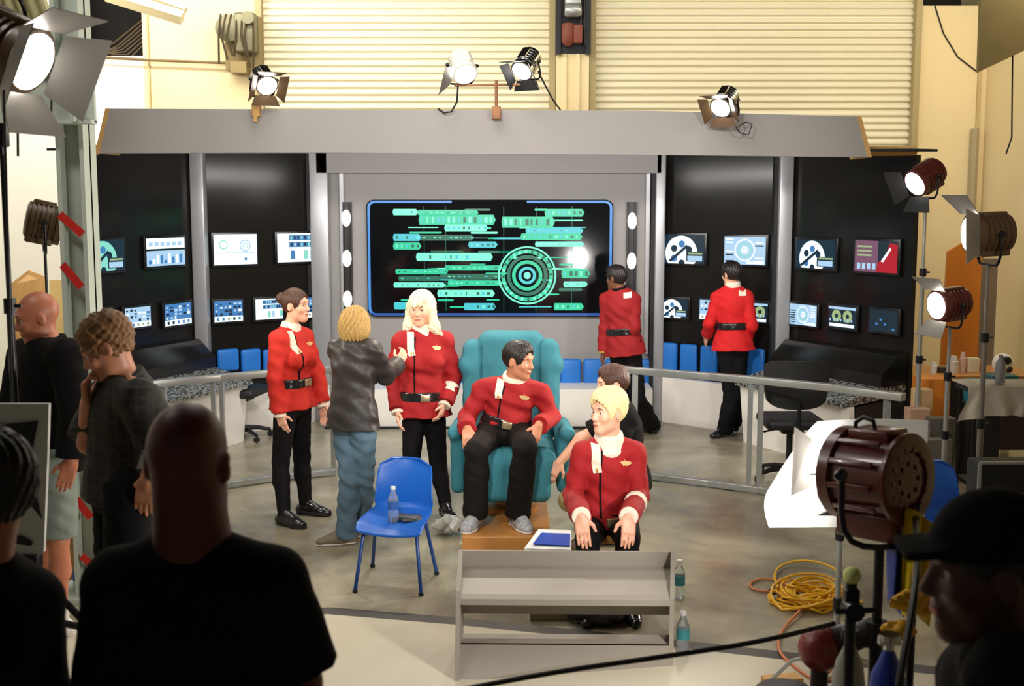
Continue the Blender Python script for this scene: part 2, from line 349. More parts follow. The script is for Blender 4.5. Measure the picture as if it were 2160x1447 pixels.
# ================================================================ THE STAGE SET
def g2(px, Y): return ((px-1080)/FPX*Y*(1.0), Y)
def gx(px, Y): v = P(px, 600, Y); return (v.x, Y)
A, B, C, D, E_, F = gx(172, 10.1), gx(428, 11.5), gx(676, 12.3), gx(1388, 12.3), gx(1648, 11.5), gx(1920, 10.15)
ZT = 2.84
def seg_box(mb, a, b, z0, z1, t=.06, off=0., mi=0):
    d = Vector((b[0]-a[0], b[1]-a[1], 0)).normalized(); n = Vector((-d.y, d.x, 0))   # n points away from camera
    if n.y < 0: n = -n
    a3, b3 = Vector((a[0], a[1], 0))+n*off, Vector((b[0], b[1], 0))+n*off
    return mb.slab([Vector((a3.x, a3.y, z0)), Vector((b3.x, b3.y, z0)), Vector((b3.x, b3.y, z1)), Vector((a3.x, a3.y, z1))], n*t, mi)
# header beam
HL, HR = 9.45, 9.6
def hp(px, py, s=0): return P(px, py, HL+(HR-HL)*(px-200)/1630)
e = thing('set_header', 'long grey header beam across the top of the stage set', 'header', (0, 9.5, 2.6))
front = [hp(200, 323), hp(700, 322), hp(1380, 327), hp(1830, 332), hp(1808, 246), hp(1380, 234), hp(700, 231), hp(222, 229)]
obj('header_board', MB().slab(front, (0, .05, 0)), M_grey, e)
tl, tr = hp(222, 229), hp(1808, 246)
obj('header_top', MB().slab([tl, tr, tr+Vector((0, .5, 0)), tl+Vector((0, .5, 0))], (0, 0, -.02)), M_grey, e)
for (p0, p1, dx) in ((hp(200, 323), hp(222, 229), -.03), (hp(1830, 332), hp(1808, 246), .0)):
    obj('header_end_timber', MB().slab([p0, p1, p1+Vector((0, .5, 0)), p0+Vector((0, .5, 0))], (.035, 0, 0)), M_woodl, e)
bl, br = hp(175, 322), hp(1925, 334)
obj('soffit_panel', MB().slab([Vector((A[0]-.02, 9.52, 2.68)), Vector((F[0]+.02, 9.68, 2.68)), Vector((E_[0]+.1, E_[1]-.05, 2.78)), Vector((D[0], D[1]-.08, ZT+.03)), Vector((C[0], C[1]-.08, ZT+.03)), Vector((B[0]-.1, B[1]-.05, 2.78))], (0, 0, .02)), M_blackm, e)
tag(obj('timber_brace', MB().tube([hp(1838, 316)+Vector((0, .25, 0)), P(1932, 318, 9.9)], .04, 4), M_woodl), 'raw timber brace joining the right end of the grey header', 'timber')
tag(obj('timber_brace', MB().tube([hp(198, 315)+Vector((0, .12, 0)), hp(168, 314)+Vector((0, .12, 0))], .04, 4), M_woodl), 'raw timber offcut fixed at the left end of the grey header', 'timber')
# wall panels
def setwall(a, b, label, m, z0=.0, z1=ZT, name='set_wall_panel', za=None):
    mb = MB(); seg_box(mb, a, b, z0, z1, .05, .02)
    if za: mb.v = [(v[0], v[1], v[2] if v[2] < 1 else (za[0] if abs(v[0]-a[0]) < abs(v[0]-b[0]) else za[1])) for v in mb.v]
    return tag(obj(name, mb, m), label, 'wall panel')
setwall(A, B, 'gloss black monitor wall at far left of the set', M_black, z1=2.69, za=(2.70, 2.82))
setwall(B, C, 'gloss black monitor wall left of the big screen', M_black)
setwall(D, E_, 'gloss black monitor wall right of the big screen', M_black)
setwall(E_, F, 'gloss black monitor wall at far right of the set', M_black, z1=2.67, za=(2.80, 2.67))
e = thing('main_set_wall', 'grey centre wall holding the big screen', 'wall panel', (0, 12.3, 0))
mb = MB(); seg_box(mb, C, D, .0, ZT+.05, .05, .02); obj('wall_board', mb, M_grey, e)
Yc = 12.3
z_a, z_b = P(1080, 366, Yc).z, P(1080, 330, Yc).z
obj('upper_fascia', MB().box(((C[0]+D[0])/2, Yc-.06, (z_a+ZT+.05)/2), ((D[0]-C[0])/2, .07, (ZT+.05-z_a)/2)), M_grey, e)
obj('side_batten', MB().box((C[0]+.24, Yc-.01, 1.7), (.02, .03, 1.0)), M_pillar, e)
obj('side_batten', MB().box((D[0]-.12, Yc-.01, 1.7), (.02, .03, 1.0)), M_pillar, e)
# pillars
def pillar(c, w, label, px0, zb=0.0):
    e = thing('set_pillar', label, 'pillar', (c[0], c[1], 0), None)
    d = .07
    obj('pillar_post', MB().box((c[0], c[1]-.06, (ZT+.04+zb)/2), (w/2, d, (ZT+.04-zb)/2), bev=.012), M_pillar, e)
    obj('pillar_edge', MB().box((c[0]-w/2-.018, c[1]-.02, (ZT+.02+zb)/2), (.02, .05, (ZT+.02-zb)/2)), M_blackm, e)
pillar(B, .13, 'silver grey pillar between the two left black panels', 430)
pillar((C[0]+.02, C[1]), .19, 'silver grey pillar left of the big screen', 676)
pillar(D, .10, 'slim silver grey pillar right of the big screen', 1388)
pillar(E_, .13, 'silver grey pillar between the two right black panels', 1648)
# white base, blue panels
def base(a, b, label, z1, off=-.12, m=M_basew, t=.08):
    mb = MB(); seg_box(mb, a, b, 0, z1, t, off)
    return tag(obj('white_plinth', mb, m), label, 'base panel')
zbase = P(1080, 822, 11.78).z
tag(obj('low_bench', MB().box(((C[0]+D[0])/2, 12.04, zbase/2), ((D[0]-C[0])/2-.1, .24, zbase/2)), M_basew), 'long low white bench under the big screen', 'bench')
base((B[0]+.1, B[1]-.02), (C[0]-.1, C[1]), 'white base board under the inner left monitor wall', .44)
base((D[0]+.08, D[1]), (E_[0]-.1, E_[1]), 'white base board under the inner right monitor wall', .47)
tag(obj('set_skirting', MB().box(((C[0]+D[0])/2, 11.78, .012), ((D[0]-C[0])/2-.1, .015, .012)), M_blackm), 'black skirting strip at the foot of the centre base', 'skirting')
def bluep(a, b, px0, px1, py0, py1, label, off=.035, arc=False):
    p = onwall(a, b, px0, (py0+py1)/2); q = onwall(a, b, px1, (py0+py1)/2)
    zt, zb = onwall(a, b, (px0+px1)/2, py0).z, onwall(a, b, (px0+px1)/2, py1).z
    d = (q-p); d.z = 0; L = d.length; d.normalize(); n = Vector((d.y, -d.x, 0)); n = n if n.y < 0 else -n
    c = Vector(((p.x+q.x)/2, (p.y+q.y)/2, (zt+zb)/2))+n*off
    R = Matrix((d, n, Vector((0, 0, 1)))).transposed()
    o = obj('blue_panel', MB().box(c, (L/2, .03, (zt-zb)/2), R, bev=.028), M_bluepanel)
    return tag(o, label, 'panel', 'blue panels along the foot of the set')
for k, (x0_, x1_) in enumerate(((700, 770), (774, 845), (849, 920), (924, 996), (1000, 1090), (1094, 1178), (1182, 1226), (1230, 1272), (1276, 1330), (1334, 1372))):
    bluep(C, D, x0_, x1_, 756, 821, ['blue panel below the big screen, first from its left pillar', 'blue panel behind the woman in the leather jacket', 'blue panel behind the white haired woman', 'blue panel between white haired woman and teal armchair', 'blue panel behind left half of the teal armchair', 'blue panel behind right half of the teal armchair', 'blue panel just right of the teal armchair', 'second blue panel right of the teal armchair', 'blue panel behind the walking dark haired officer', 'blue panel beside the slim pillar right of the big screen'][k])
for k, (x0_, x1_) in enumerate(((455, 500), (505, 546), (551, 592), (597, 638))):
    bluep(B, C, x0_, x1_, 735, 782+k*2, ['blue rounded panel beside the left silver pillar', 'blue rounded panel second from the left silver pillar', 'blue rounded panel behind the woman with the bun', 'blue rounded panel right behind the bun woman\'s chest'][k], arc=True)
for k, (x0_, x1_) in enumerate(((1398, 1432), (1438, 1474), (1481, 1517), (1523, 1567), (1574, 1616))):
    bluep(D, E_, x0_, x1_, 722+k*3, 792+k*5, ['blue rounded panel beside the slim right pillar', 'blue rounded panel second from the slim right pillar', 'blue rounded panel left of the far right officer\'s hips', 'blue rounded panel hidden behind the far right officer', 'blue rounded panel beside the far right silver pillar'][k])
# outer consoles
def console(a, b, d0, d1, name, label, pts):
    pass
def outer_console(a, b, label, sgn):
    a3, b3 = Vector((a[0], a[1], 0)), Vector((b[0], b[1], 0)); d = (b3-a3).normalized(); n = Vector((d.y, -d.x, 0)); n = n if n.y < 0 else -n
    e = thing('wing_console', label, 'console', (a3+b3)/2)
    def sec(prof, nm, m):
        mb = MB(); k = len(prof)
        vs = [p+n*o+Vector((0, 0, z)) for p in (a3, b3) for (o, z) in prof]
        mb.add(vs, [list(range(k))[::-1], list(range(k, 2*k))]+[(i, (i+1) % k, k+(i+1) % k, k+i) for i in range(k)])
        return obj(nm, mb, m, e)
    sec([(.0, .98), (.12, .96), (.30, .80), (.30, .70), (0, .70)], 'instrument_slope', M_black)
    sec([(.0, .70), (.30, .70), (.72, .60), (.72, .56), (0, .62)], 'console_top', M_speck)
    sec([(.56, 0), (.60, 0), (.66, .56), (.60, .56)], 'console_front', M_basew)
    sec([(0, 0), (.55, 0), (.58, .55), (0, .6)], 'console_carcass', M_blackm)
outer_console((A[0]-.0, A[1]), (B[0]-.12, B[1]-.1), 'black sloping console with speckled top at far left of the set', 1)
outer_console((E_[0]+.12, E_[1]-.1), (F[0]+.0, F[1]), 'black sloping console with speckled top at far right of the set', -1)
# ---------------------------------------------------------------- screens
def em(name, c, s): return mat(name, (0, 0, 0), .3, emit=c, estr=s)
S_dark = mat('monitor bezel', (.008, .008, .01), .25)
S_bg = em('screen dark blue glow', srgb(22, 46, 62), 1.); S_bl = em('screen blue glow', srgb(70, 130, 190), 1.0)
S_lt = em('screen pale blue glow', srgb(170, 205, 235), 1.1); S_wh = em('screen white glow', srgb(232, 246, 248), 1.25)
S_tl = em('screen mint glow', srgb(140, 225, 205), 1.0); S_re = em('screen red glow', srgb(190, 30, 45), .9); S_pk = em('screen mauve glow', srgb(140, 95, 120), .8)
S_ye = em('screen olive glow', srgb(170, 195, 140), .9); S_dim = em('screen dim glow', srgb(30, 50, 62), .8)
SM = [S_bg, S_bl, S_lt, S_wh, S_tl, S_re, S_pk, S_ye, S_dim, S_dark]
class Face:      # draws flat glowing shapes on an upright rectangle
    def __init__(s, c, d, n, w, h): s.c, s.d, s.n, s.w, s.h, s.mb, s.L = c, d, n, w, h, MB(), 0
    def p(s, x, y, l): return s.c+s.d*((x-.5)*s.w)+Vector((0, 0, (y-.5)*s.h))+s.n*(.001*l)
    def rect(s, x0, y0, x1, y1, mi, l=1): s.mb.add([s.p(x0, y0, l), s.p(x1, y0, l), s.p(x1, y1, l), s.p(x0, y1, l)], [(0, 1, 2, 3)], mi)
    def poly(s, pts, mi, l=1): s.mb.add([s.p(x, y, l) for x, y in pts], [list(range(len(pts)))], mi)
    def ring(s, cx, cy, r0, r1, mi, l=1, a0=0, a1=360, n=40):
        asp = s.w/s.h; vs = []
        cl = lambda v: min(1, max(0, v))
        for k in range(n+1):
            a = math.radians(a0+(a1-a0)*k/n)
            vs += [s.p(cl(cx+r0*math.cos(a)/asp), cl(cy+r0*math.sin(a)), l), s.p(cl(cx+r1*math.cos(a)/asp), cl(cy+r1*math.sin(a)), l)]
        s.mb.add(vs, [(2*k, 2*k+1, 2*k+3, 2*k+2) for k in range(n)], mi)
def monitor(seg, x0, y0, x1, y1, kind, label, seed):
    a, b = seg; rnd = random.Random(seed)
    p = onwall(a, b, x0, (y0+y1)/2); q = onwall(a, b, x1, (y0+y1)/2); m_ = onwall(a, b, (x0+x1)/2, y0); l_ = onwall(a, b, (x0+x1)/2, y1)
    d = q-p; d.z = 0; W = d.length; d.normalize(); n = Vector((d.y, -d.x, 0)); n = n if n.y < 0 else -n; H = m_.z-l_.z
    c = Vector(((p.x+q.x)/2, (p.y+q.y)/2, (m_.z+l_.z)/2)); R = Matrix((d, n, Vector((0, 0, 1)))).transposed()
    e = thing('wall_monitor', label, 'monitor', c, 'monitors set into the black walls')
    obj('monitor_bezel', MB().box(c+n*.0, (W/2+.025, .02, H/2+.025), R, bev=.008), S_dark, e)
    F_ = Face(c+n*.022, d, n, W, H)
    if kind == 'dome':
        F_.rect(0, 0, 1, 1, 0, 0); F_.ring(.42, .35, 0, .62, 4 if seed % 2 == 0 else 3, 1, 0, 360)
        for k in range(5):
            a = math.radians(25+k*62); F_.ring(.42+.25*math.cos(a)*H/W*1.3, .35+.33*math.sin(a), 0, .12, 1 if k % 2 else 0, 2)
        F_.poly([(.1, .1), (.16, .05), (.6, .6), (.55, .66)], 0, 3); F_.rect(.55, .08, .97, .42, 0, 2); F_.rect(.58, .1, .95, .28, 2, 3); F_.rect(.6, .33, .95, .39, 7, 3)
    elif kind == 'split':
        F_.rect(0, .62, 1, 1, 3, 0); F_.rect(0, .0, 1, .55, 2, 0); F_.rect(0, .55, 1, .62, 9, 0)
        for k in range(9): F_.rect(.05+k*.1, .08, .12+k*.1, .08+rnd.uniform(.1, .4), rnd.choice([1, 3, 4]), 1)
        for k in range(6): F_.rect(.06+k*.15, .72, .16+k*.15, .86, 2, 1)
    elif kind == 'blocks':
        F_.rect(0, 0, 1, 1, 1 if seed % 2 else 2, 0)
        for i in range(6):
            for j in range(4): F_.rect(.04+i*.16, .3+j*.17, .04+i*.16+rnd.uniform(.06, .13), .3+j*.17+rnd.uniform(.06, .13), rnd.choice([0, 1, 3, 2, 0]), 1)
        F_.rect(.0, .0, 1, .26, 3, 1)
        for k in range(5): F_.rect(.08+k*.19, .06, .16+k*.19, .2, rnd.choice([0, 1, 7]), 2)
    elif kind == 'side':
        F_.rect(0, 0, 1, 1, 3, 0)
        for j in range(2):
            F_.rect(.27, .52+j*.24, 1, .7+j*.24, 1, 1)
            for i in range(9): F_.rect(.3+i*.08, .55+j*.24, .34+i*.08, .67+j*.24, rnd.choice([0, 4, 2]), 2)
        for k in range(5): F_.rect(.3+k*.15, .1, .4+k*.15, .4, rnd.choice([2, 4, 3, 1]), 1)
    elif kind == 'target':
        F_.rect(0, 0, 1, 1, 1 if seed % 2 else 2, 0)
        for k, r in enumerate((.14, .27, .40)): F_.ring(.5, .52, r-.05, r, 4 if k % 2 else 3, 1)
        F_.ring(.5, .52, 0, .06, 3, 1)
        for i in range(8):
            for s_ in (0, 1): F_.rect(.03+s_*.72, .1+i*.11, .22+s_*.72*rnd.uniform(1, 1.03), .15+i*.11, rnd.choice([0, 3, 2]), 1)
        F_.rect(.55, .03, .97, .12, 3, 2)
    elif kind == 'white':
        F_.rect(0, 0, 1, 1, 3, 0); F_.ring(.72, .62, .16, .2, 2, 1); F_.ring(.72, .62, .08, .1, 4, 1); F_.rect(.02, .38, .98, .4, 2, 1)
        F_.ring(.22, .66, .12, .15, 4, 1); F_.ring(.73, .18, 0, .05, 1, 1)
    elif kind == 'olive':
        F_.rect(0, 0, 1, 1, 8, 0); F_.ring(.3, .55, .1, .28, 7, 1); F_.ring(.7, .55, .1, .28, 7, 1); F_.rect(.05, .05, .95, .2, 3, 1)
        F_.rect(.0, .85, 1, .97, 2, 1)
        for k in range(7): F_.rect(.05+k*.13, .3, .1+k*.13, .42, 2, 2)
    elif kind == 'red':
        F_.rect(0, 0, 1, 1, 8, 0); F_.rect(0, 0, .55, 1, 6, 0.5); F_.poly([(.52, 0), (1, 0), (1, .9), (.82, .95), (.72, .5), (.55, .3)], 5, 1)
        F_.poly([(.62, .35), (.68, .33), (.86, .75), (.82, .8)], 3, 2)
        for k in range(3): F_.rect(.06, .5+k*.14, .4, .56+k*.14, 7, 2)
        for k in range(4): F_.rect(.06+k*.12, .08, .14+k*.12, .28, 2, 2)
    else:
        F_.rect(0, 0, 1, 1, 8, 0)
        for i in range(6):
            for j in range(4): F_.rect(.06+i*.15, .1+j*.2, .15+i*.15, .2+j*.2, rnd.choice([8, 0, 1]), 1)
    o = obj('screen_picture', F_.mb, SM, e, fixn=False)
    return e
AB, BC, DE, EF = (A, B), (B, C), (D, E_), (E_, F)
def mid(s): return s
monitor(AB, 178, 506, 258, 572, 'dome', 'upper monitor with mint dome graphic beside the steel column', 2)
monitor(AB, 305, 502, 386, 560, 'split', 'upper monitor with two pale bands left of the left silver pillar', 1)
monitor(BC, 449, 494, 540, 558, 'white', 'brightest white upper monitor right of the left silver pillar', 1)
monitor(BC, 583, 492, 674, 552, 'side', 'upper monitor with white left strip, half hidden by the pillar', 1)
monitor(AB, 188, 652, 232, 690, 'dim', 'dim lower monitor just above the curly haired man', 5)
monitor(AB, 260, 648, 314, 690, 'blocks', 'lower monitor with small blue tiles right of the curly haired man', 2)
monitor(AB, 344, 640, 400, 685, 'blocks', 'lower monitor with blue top just left of the left silver pillar', 3)
monitor(BC, 450, 634, 510, 678, 'blocks', 'lower monitor right of the left silver pillar', 1)
monitor(BC, 537, 630, 594, 673, 'side', 'lower monitor half hidden by the bun woman\'s hair', 4)
monitor(BC, 612, 628, 668, 670, 'blocks', 'lower monitor in front of the bun woman\'s face', 5)
monitor(DE, 1405, 495, 1488, 556, 'dome', 'upper monitor with white dome right of the slim pillar', 3)
monitor(DE, 1530, 499, 1617, 558, 'target', 'upper monitor with round target above the far right officer', 2)
monitor(EF, 1683, 506, 1765, 566, 'dome', 'upper monitor with white dome right of the far right silver pillar', 5)
monitor(EF, 1807, 508, 1897, 574, 'red', 'mauve and red upper monitor at the far right', 3)
monitor(DE, 1396, 630, 1452, 670, 'dome', 'lower monitor with white dome right of the walking officer', 7)
monitor(DE, 1478, 633, 1530, 674, 'blocks', 'lower monitor half hidden by the far right officer\'s left shoulder', 6)
monitor(DE, 1568, 638, 1621, 680, 'olive', 'lower monitor at the far right officer\'s right shoulder', 6)
monitor(EF, 1669, 642, 1726, 686, 'target', 'lower blue monitor right of the far right silver pillar', 4)
monitor(EF, 1751, 646, 1809, 692, 'olive', 'lower olive monitor between blue and dark ones', 5)
monitor(EF, 1838, 654, 1897, 700, 'dim', 'lower dark monitor nearest the right end of the set', 8)
# big screen (plain engineering diagram)
p, q = onwall(C, D, 775, 545), onwall(C, D, 1292, 545); zt, zb = onwall(C, D, 1030, 421).z, onwall(C, D, 1030, 667).z
c = Vector(((p.x+q.x)/2, Yc, (zt+zb)/2)); W = q.x-p.x; H = zt-zb; n = Vector((0, -1, 0)); d = Vector((1, 0, 0))
e = thing('view_screen', 'big wide screen with glowing green diagram and blue border', 'screen', c)
G_g = em('diagram green glow', srgb(30, 200, 150), 1.15); G_l = em('diagram pale green glow', srgb(120, 245, 205), 1.2); G_d = em('diagram dark green glow', srgb(12, 110, 84), 1.); G_c = em('diagram cyan glow', srgb(70, 200, 210), 1.1)
S_blk = mat('screen black glass', (.004, .005, .006), .08); B_b = em('blue border glow', srgb(70, 140, 215), 1.15); B_d = em('deep blue border glow', srgb(14, 40, 96), 1.)
def rrect(w, h, r, k=8):
    pts = []
    for (sx, sy, a0) in ((1, 1, 0), (-1, 1, 90), (-1, -1, 180), (1, -1, 270)):
        for i in range(k+1):
            a = math.radians(a0+90*i/k); pts.append((sx*(w/2-r)+r*math.cos(a), sy*(h/2-r)+r*math.sin(a)))
    return pts
mb = MB(); pts = [c+d*x+Vector((0, 0, y))+n*.03 for x, y in rrect(W, H, .08)]; mb.slab(pts, -n*.04); obj('screen_housing', mb, S_blk, e)
mb = MB(); o_, i_ = rrect(W-.02, H-.02, .075), rrect(W-.07, H-.07, .055); nn = len(o_)
for k in range(nn):
    k2 = (k+1) % nn; mx_, my_ = (o_[k][0]+o_[k2][0])/2, (o_[k][1]+o_[k2][1])/2
    if my_ > H/2-.03 and abs(mx_) < .95:      # top edge: built in three pieces
        for (xa, xb, mi) in ((-W/2+.08, -.28*W/2*1.1, 0), (-.28*W/2*1.1, .05*W, 2), (.05*W*3, W/2-.08, 0), (.05*W, .05*W*3, 2)):
            mb.add([c+d*xa+Vector((0, 0, H/2-.01))+n*.034, c+d*xb+Vector((0, 0, H/2-.01))+n*.034, c+d*xb+Vector((0, 0, H/2-.034))+n*.034, c+d*xa+Vector((0, 0, H/2-.034))+n*.034], [(0, 1, 2, 3)], mi)
        continue
    mb.add([c+d*o_[k][0]+Vector((0, 0, o_[k][1]))+n*.034, c+d*o_[k2][0]+Vector((0, 0, o_[k2][1]))+n*.034, c+d*i_[k2][0]+Vector((0, 0, i_[k2][1]))+n*.034, c+d*i_[k][0]+Vector((0, 0, i_[k][1]))+n*.034], [(0, 1, 2, 3)], 1 if my_ < -H/2+.03 else 0)
obj('glowing_border', mb, [B_b, em('border blue glow', srgb(45, 95, 175), 1.), S_blk], e, fixn=False)
F_ = Face(c+n*.035, d, n, W-.1, H-.1); F_.w = W; F_.h = H
def fx(px): return (px-775)/517
def fy(py): return 1-(py-421)/246
def bar(x0, x1, y0, y1, mi, l=1, tip=0): 
    xa, xb, ya, yb = fx(x0), fx(x1), fy(y1), fy(y0); t = tip/517
    F_.poly([(xa, ya), (xb-t, ya), (xb, (ya+yb)/2), (xb-t, yb), (xa, yb), (xa-t*.4, (ya+yb)/2)], mi, l)
rnd = random.Random(3)
for (x0_, x1_, y0_, y1_, mi) in ((832, 884, 442, 452, 1), (884, 1010, 444, 452, 0), (1150, 1232, 442, 455, 0), (886, 1046, 454, 472, 0), (1060, 1170, 458, 478, 0), (940, 1030, 474, 486, 1),
        (832, 890, 494, 506, 3), (890, 1000, 496, 505, 2), (1110, 1230, 482, 490, 3), (1100, 1228, 493, 504, 0), (832, 890, 512, 524, 0), (990, 1050, 510, 520, 3), (1130, 1232, 510, 518, 1),
        (836, 946, 568, 576, 0), (842, 930, 582, 590, 2), (832, 940, 596, 604, 1), (1186, 1244, 568, 584, 0), (1190, 1240, 594, 602, 1), (1180, 1230, 608, 612, 2), (832, 880, 638, 650, 3), (980, 1046, 640, 652, 3), (1170, 1232, 640, 652, 0),
        (880, 1040, 534, 548, 1), (924, 1044, 612, 624, 1), (940, 1060, 560, 568, 0), (930, 1060, 578, 586, 2), (946, 1060, 592, 600, 0)):
    bar(x0_, x1_, y0_-1.5, y1_+1.5, mi, 1, 5)
    for k in range(int((x1_-x0_)/11)): F_.rect(fx(x0_+4+k*11), fy(y1_-3), fx(x0_+4+k*11+rnd.uniform(2, 7)), fy(y0_+3), rnd.choice([2, 3, 1]), 2)
for k in range(46):
    x_ = rnd.uniform(840, 1010) if k % 2 else rnd.uniform(1020, 1200); y_ = rnd.choice([440, 462, 478, 488, 500, 516, 528, 541, 555, 564, 574, 588, 600, 618, 630, 645]); bar(x_, min(1236, x_+rnd.uniform(20, 90)), y_, y_+rnd.uniform(2, 5), rnd.choice([0, 0, 1, 2, 3]), .8, 3)
for x in (895, 940, 1062, 1130, 1205): F_.rect(fx(x), fy(655), fx(x+1.2), fy(436), 2, .6)
# round flow gauge in the lower right of the diagram
gxp, gyp = fx(1112), fy(580)
for (r0, r1, mi) in ((.235, .25, 1), (.19, .222, 0), (.145, .175, 2), (.10, .13, 0), (.05, .075, 3), (0, .03, 1)): F_.ring(gxp, gyp, r0, r1, mi, 1.5, n=56)
for k in range(24):
    a = math.radians(k*15); asp = W/H; r0, r1 = .192, .22
    F_.poly([(gxp+r0*math.cos(a)/asp, gyp+r0*math.sin(a)), (gxp+r1*math.cos(a)/asp, gyp+r1*math.sin(a)), (gxp+r1*math.cos(a+.1)/asp, gyp+r1*math.sin(a+.1)), (gxp+r0*math.cos(a+.1)/asp, gyp+r0*math.sin(a+.1))], rnd.choice([1, 2]), 2)
obj('green_diagram', F_.mb, [G_g, G_l, G_d, G_c], e, fixn=False)
# light strips beside the screen
for (px, ys, lab, xo) in ((731, (460, 545, 630), 'black light strip with oval lamps left of the big screen', 0), (1333, (466, 550, 634), 'black light strip with oval lamps right of the big screen', 0)):
    top = onwall(C, D, px, 426); x = top.x; zb_ = onwall(C, D, px, 680).z
    e = thing('light_strip', lab, 'light strip', (x, Yc, zb_))
    obj('strip_channel', MB().box((x, Yc-.005, (top.z+zb_)/2), (.052, .02, (top.z-zb_)/2)), mat('strip brown black', (.02, .014, .01), .4), e)
    obj('strip_rail', MB().box((x-.03, Yc-.035, (top.z+zb_)/2), (.008, .008, (top.z-zb_)/2)).box((x+.03, Yc-.035, (top.z+zb_)/2), (.008, .008, (top.z-zb_)/2)), M_blk, e)
    for y in ys:
        z = onwall(C, D, px, y).z
        obj('oval_lamp', MB().ball((x, Yc-.045, z), .05, sc=(.95, .55, 1.75)), em('warm white lamp glow', (1, .97, .9), 2.2), e)
# ================================================================ smooth blended bodies (signed distance fields -> one continuous surface)
def V(*a): return Vector(a if len(a) > 1 else a[0])
class Sdf:
    def __init__(s, h): s.h = h; s.pr = []
    def rc(s, a, b, r1, r2, k=.02, flat=None, cuts=(), op=0):
        s.pr.append(('rc', Vector(a), Vector(b), r1, r2, flat, k, cuts, op)); return s
    def el(s, c, R, r, k=.02, cuts=(), op=0):
        s.pr.append(('el', Vector(c), R, r, None, None, k, cuts, op)); return s
    def bx(s, c, R, h, rr, k=.01, cuts=(), op=0):
        s.pr.append(('bx', Vector(c), R, h, rr, None, k, cuts, op)); return s
    def bounds(s, p):
        if p[0] == 'rc':
            r = max(p[3], p[4]); e = Vector((r, r, r))
            return [min(p[1][i], p[2][i])-r for i in range(3)], [max(p[1][i], p[2][i])+r for i in range(3)]
        r = max(p[3])*(1 if p[0] == 'el' else 1.75)+(p[4] or 0)
        return [p[1][i]-r for i in range(3)], [p[1][i]+r for i in range(3)]
    def build(s, name, mats, parent, noise=None, smooth=True):
        h = s.h; bl = [s.bounds(p) for p in s.pr if p[8] == 0]
        lo = np.array([min(b[0][i] for b in bl) for i in range(3)])-4*h-.01
        hi = np.array([max(b[1][i] for b in bl) for i in range(3)])+4*h+.01
        n = np.ceil((hi-lo)/h).astype(int)+1
        ax = [lo[i]+h*np.arange(n[i]) for i in range(3)]
        D_ = np.full(n, .12, np.float32)
        for p in s.pr:
            kind, c, R, r1, r2, flat, k, cuts, op = p
            b0, b1 = s.bounds(p); m = k+3*h+.004
            i0 = [max(0, int((b0[i]-m-lo[i])/h)) for i in range(3)]; i1 = [min(n[i], int((b1[i]+m-lo[i])/h)+2) for i in range(3)]
            if any(i1[i] <= i0[i] for i in range(3)): continue
            X = (ax[0][i0[0]:i1[0]])[:, None, None]; Y = (ax[1][i0[1]:i1[1]])[None, :, None]; Z = (ax[2][i0[2]:i1[2]])[None, None, :]
            if kind == 'rc':
                a, b = c, R; px, py, pz = X-a.x, Y-a.y, Z-a.z; ba = b-a
                if flat:
                    f, sc = flat; f = Vector(f).normalized(); q = (px*f.x+py*f.y+pz*f.z)*(sc-1)
                    px, py, pz = px+q*f.x, py+q*f.y, pz+q*f.z; ba = ba+f*(ba.dot(f)*(sc-1))
                L = max(ba.length_squared, 1e-9)
                t = np.clip((px*ba.x+py*ba.y+pz*ba.z)/L, 0, 1)
                d = np.sqrt((px-t*ba.x)**2+(py-t*ba.y)**2+(pz-t*ba.z)**2)-(r1+(r2-r1)*t)
                if flat and flat[1] > 1: d = d/(1+(flat[1]-1)*.5)
            else:
                px, py, pz = X-c.x, Y-c.y, Z-c.z; q = [px*R[0][j]+py*R[1][j]+pz*R[2][j] for j in range(3)]
                if kind == 'el':
                    k0 = np.sqrt(sum((q[j]/r1[j])**2 for j in range(3))); k1 = np.sqrt(sum((q[j]/r1[j]**2)**2 for j in range(3)))+1e-6
                    d = k0*(k0-1)/k1
                else:
                    e = [np.abs(q[j])-(r1[j]-r2) for j in range(3)]
                    d = np.sqrt(sum(np.maximum(e[j], 0)**2 for j in range(3)))+np.minimum(np.maximum(np.maximum(e[0], e[1]), e[2]), 0)-r2
            for (cp, cn) in cuts:
                d = np.maximum(d, (X-cp[0])*cn[0]+(Y-cp[1])*cn[1]+(Z-cp[2])*cn[2])
            sl = tuple(slice(i0[i], i1[i]) for i in range(3)); O = D_[sl]
            if op == 0:
                hh = np.maximum(k-np.abs(O-d), 0)/max(k, 1e-6); D_[sl] = np.minimum(O, d)-hh*hh*k*.25
            else:
                d = -d; hh = np.maximum(k-np.abs(O-d), 0)/max(k, 1e-6); D_[sl] = np.maximum(O, d)+hh*hh*k*.25
        if noise is not None:
            D_ = D_+noise(ax[0][:, None, None], ax[1][None, :, None], ax[2][None, None, :]).astype(np.float32)
        g = openvdb.FloatGrid(.12); g.copyFromArray(D_)
        pts, tri, quad = g.convertToPolygons(0.0, 0.0) if True else None
        pts = pts*h+lo
        me = bpy.data.meshes.new(name); nv, nq = len(pts), len(quad)
        me.vertices.add(nv); me.vertices.foreach_set('co', pts.astype(np.float32).ravel())
        me.loops.add(nq*4); me.loops.foreach_set('vertex_index', quad[:, ::-1].astype(np.int32).ravel())
        me.polygons.add(nq); me.polygons.foreach_set('loop_start', np.arange(0, nq*4, 4, dtype=np.int32))
        me.update(calc_edges=True)
        for m in (mats if isinstance(mats, (list, tuple)) else [mats]): me.materials.append(m)
        me.polygons.foreach_set('use_smooth', np.ones(nq, bool))
        o = bpy.data.objects.new(name, me); link(o, parent); s.pts = pts; s.quad = quad
        return o
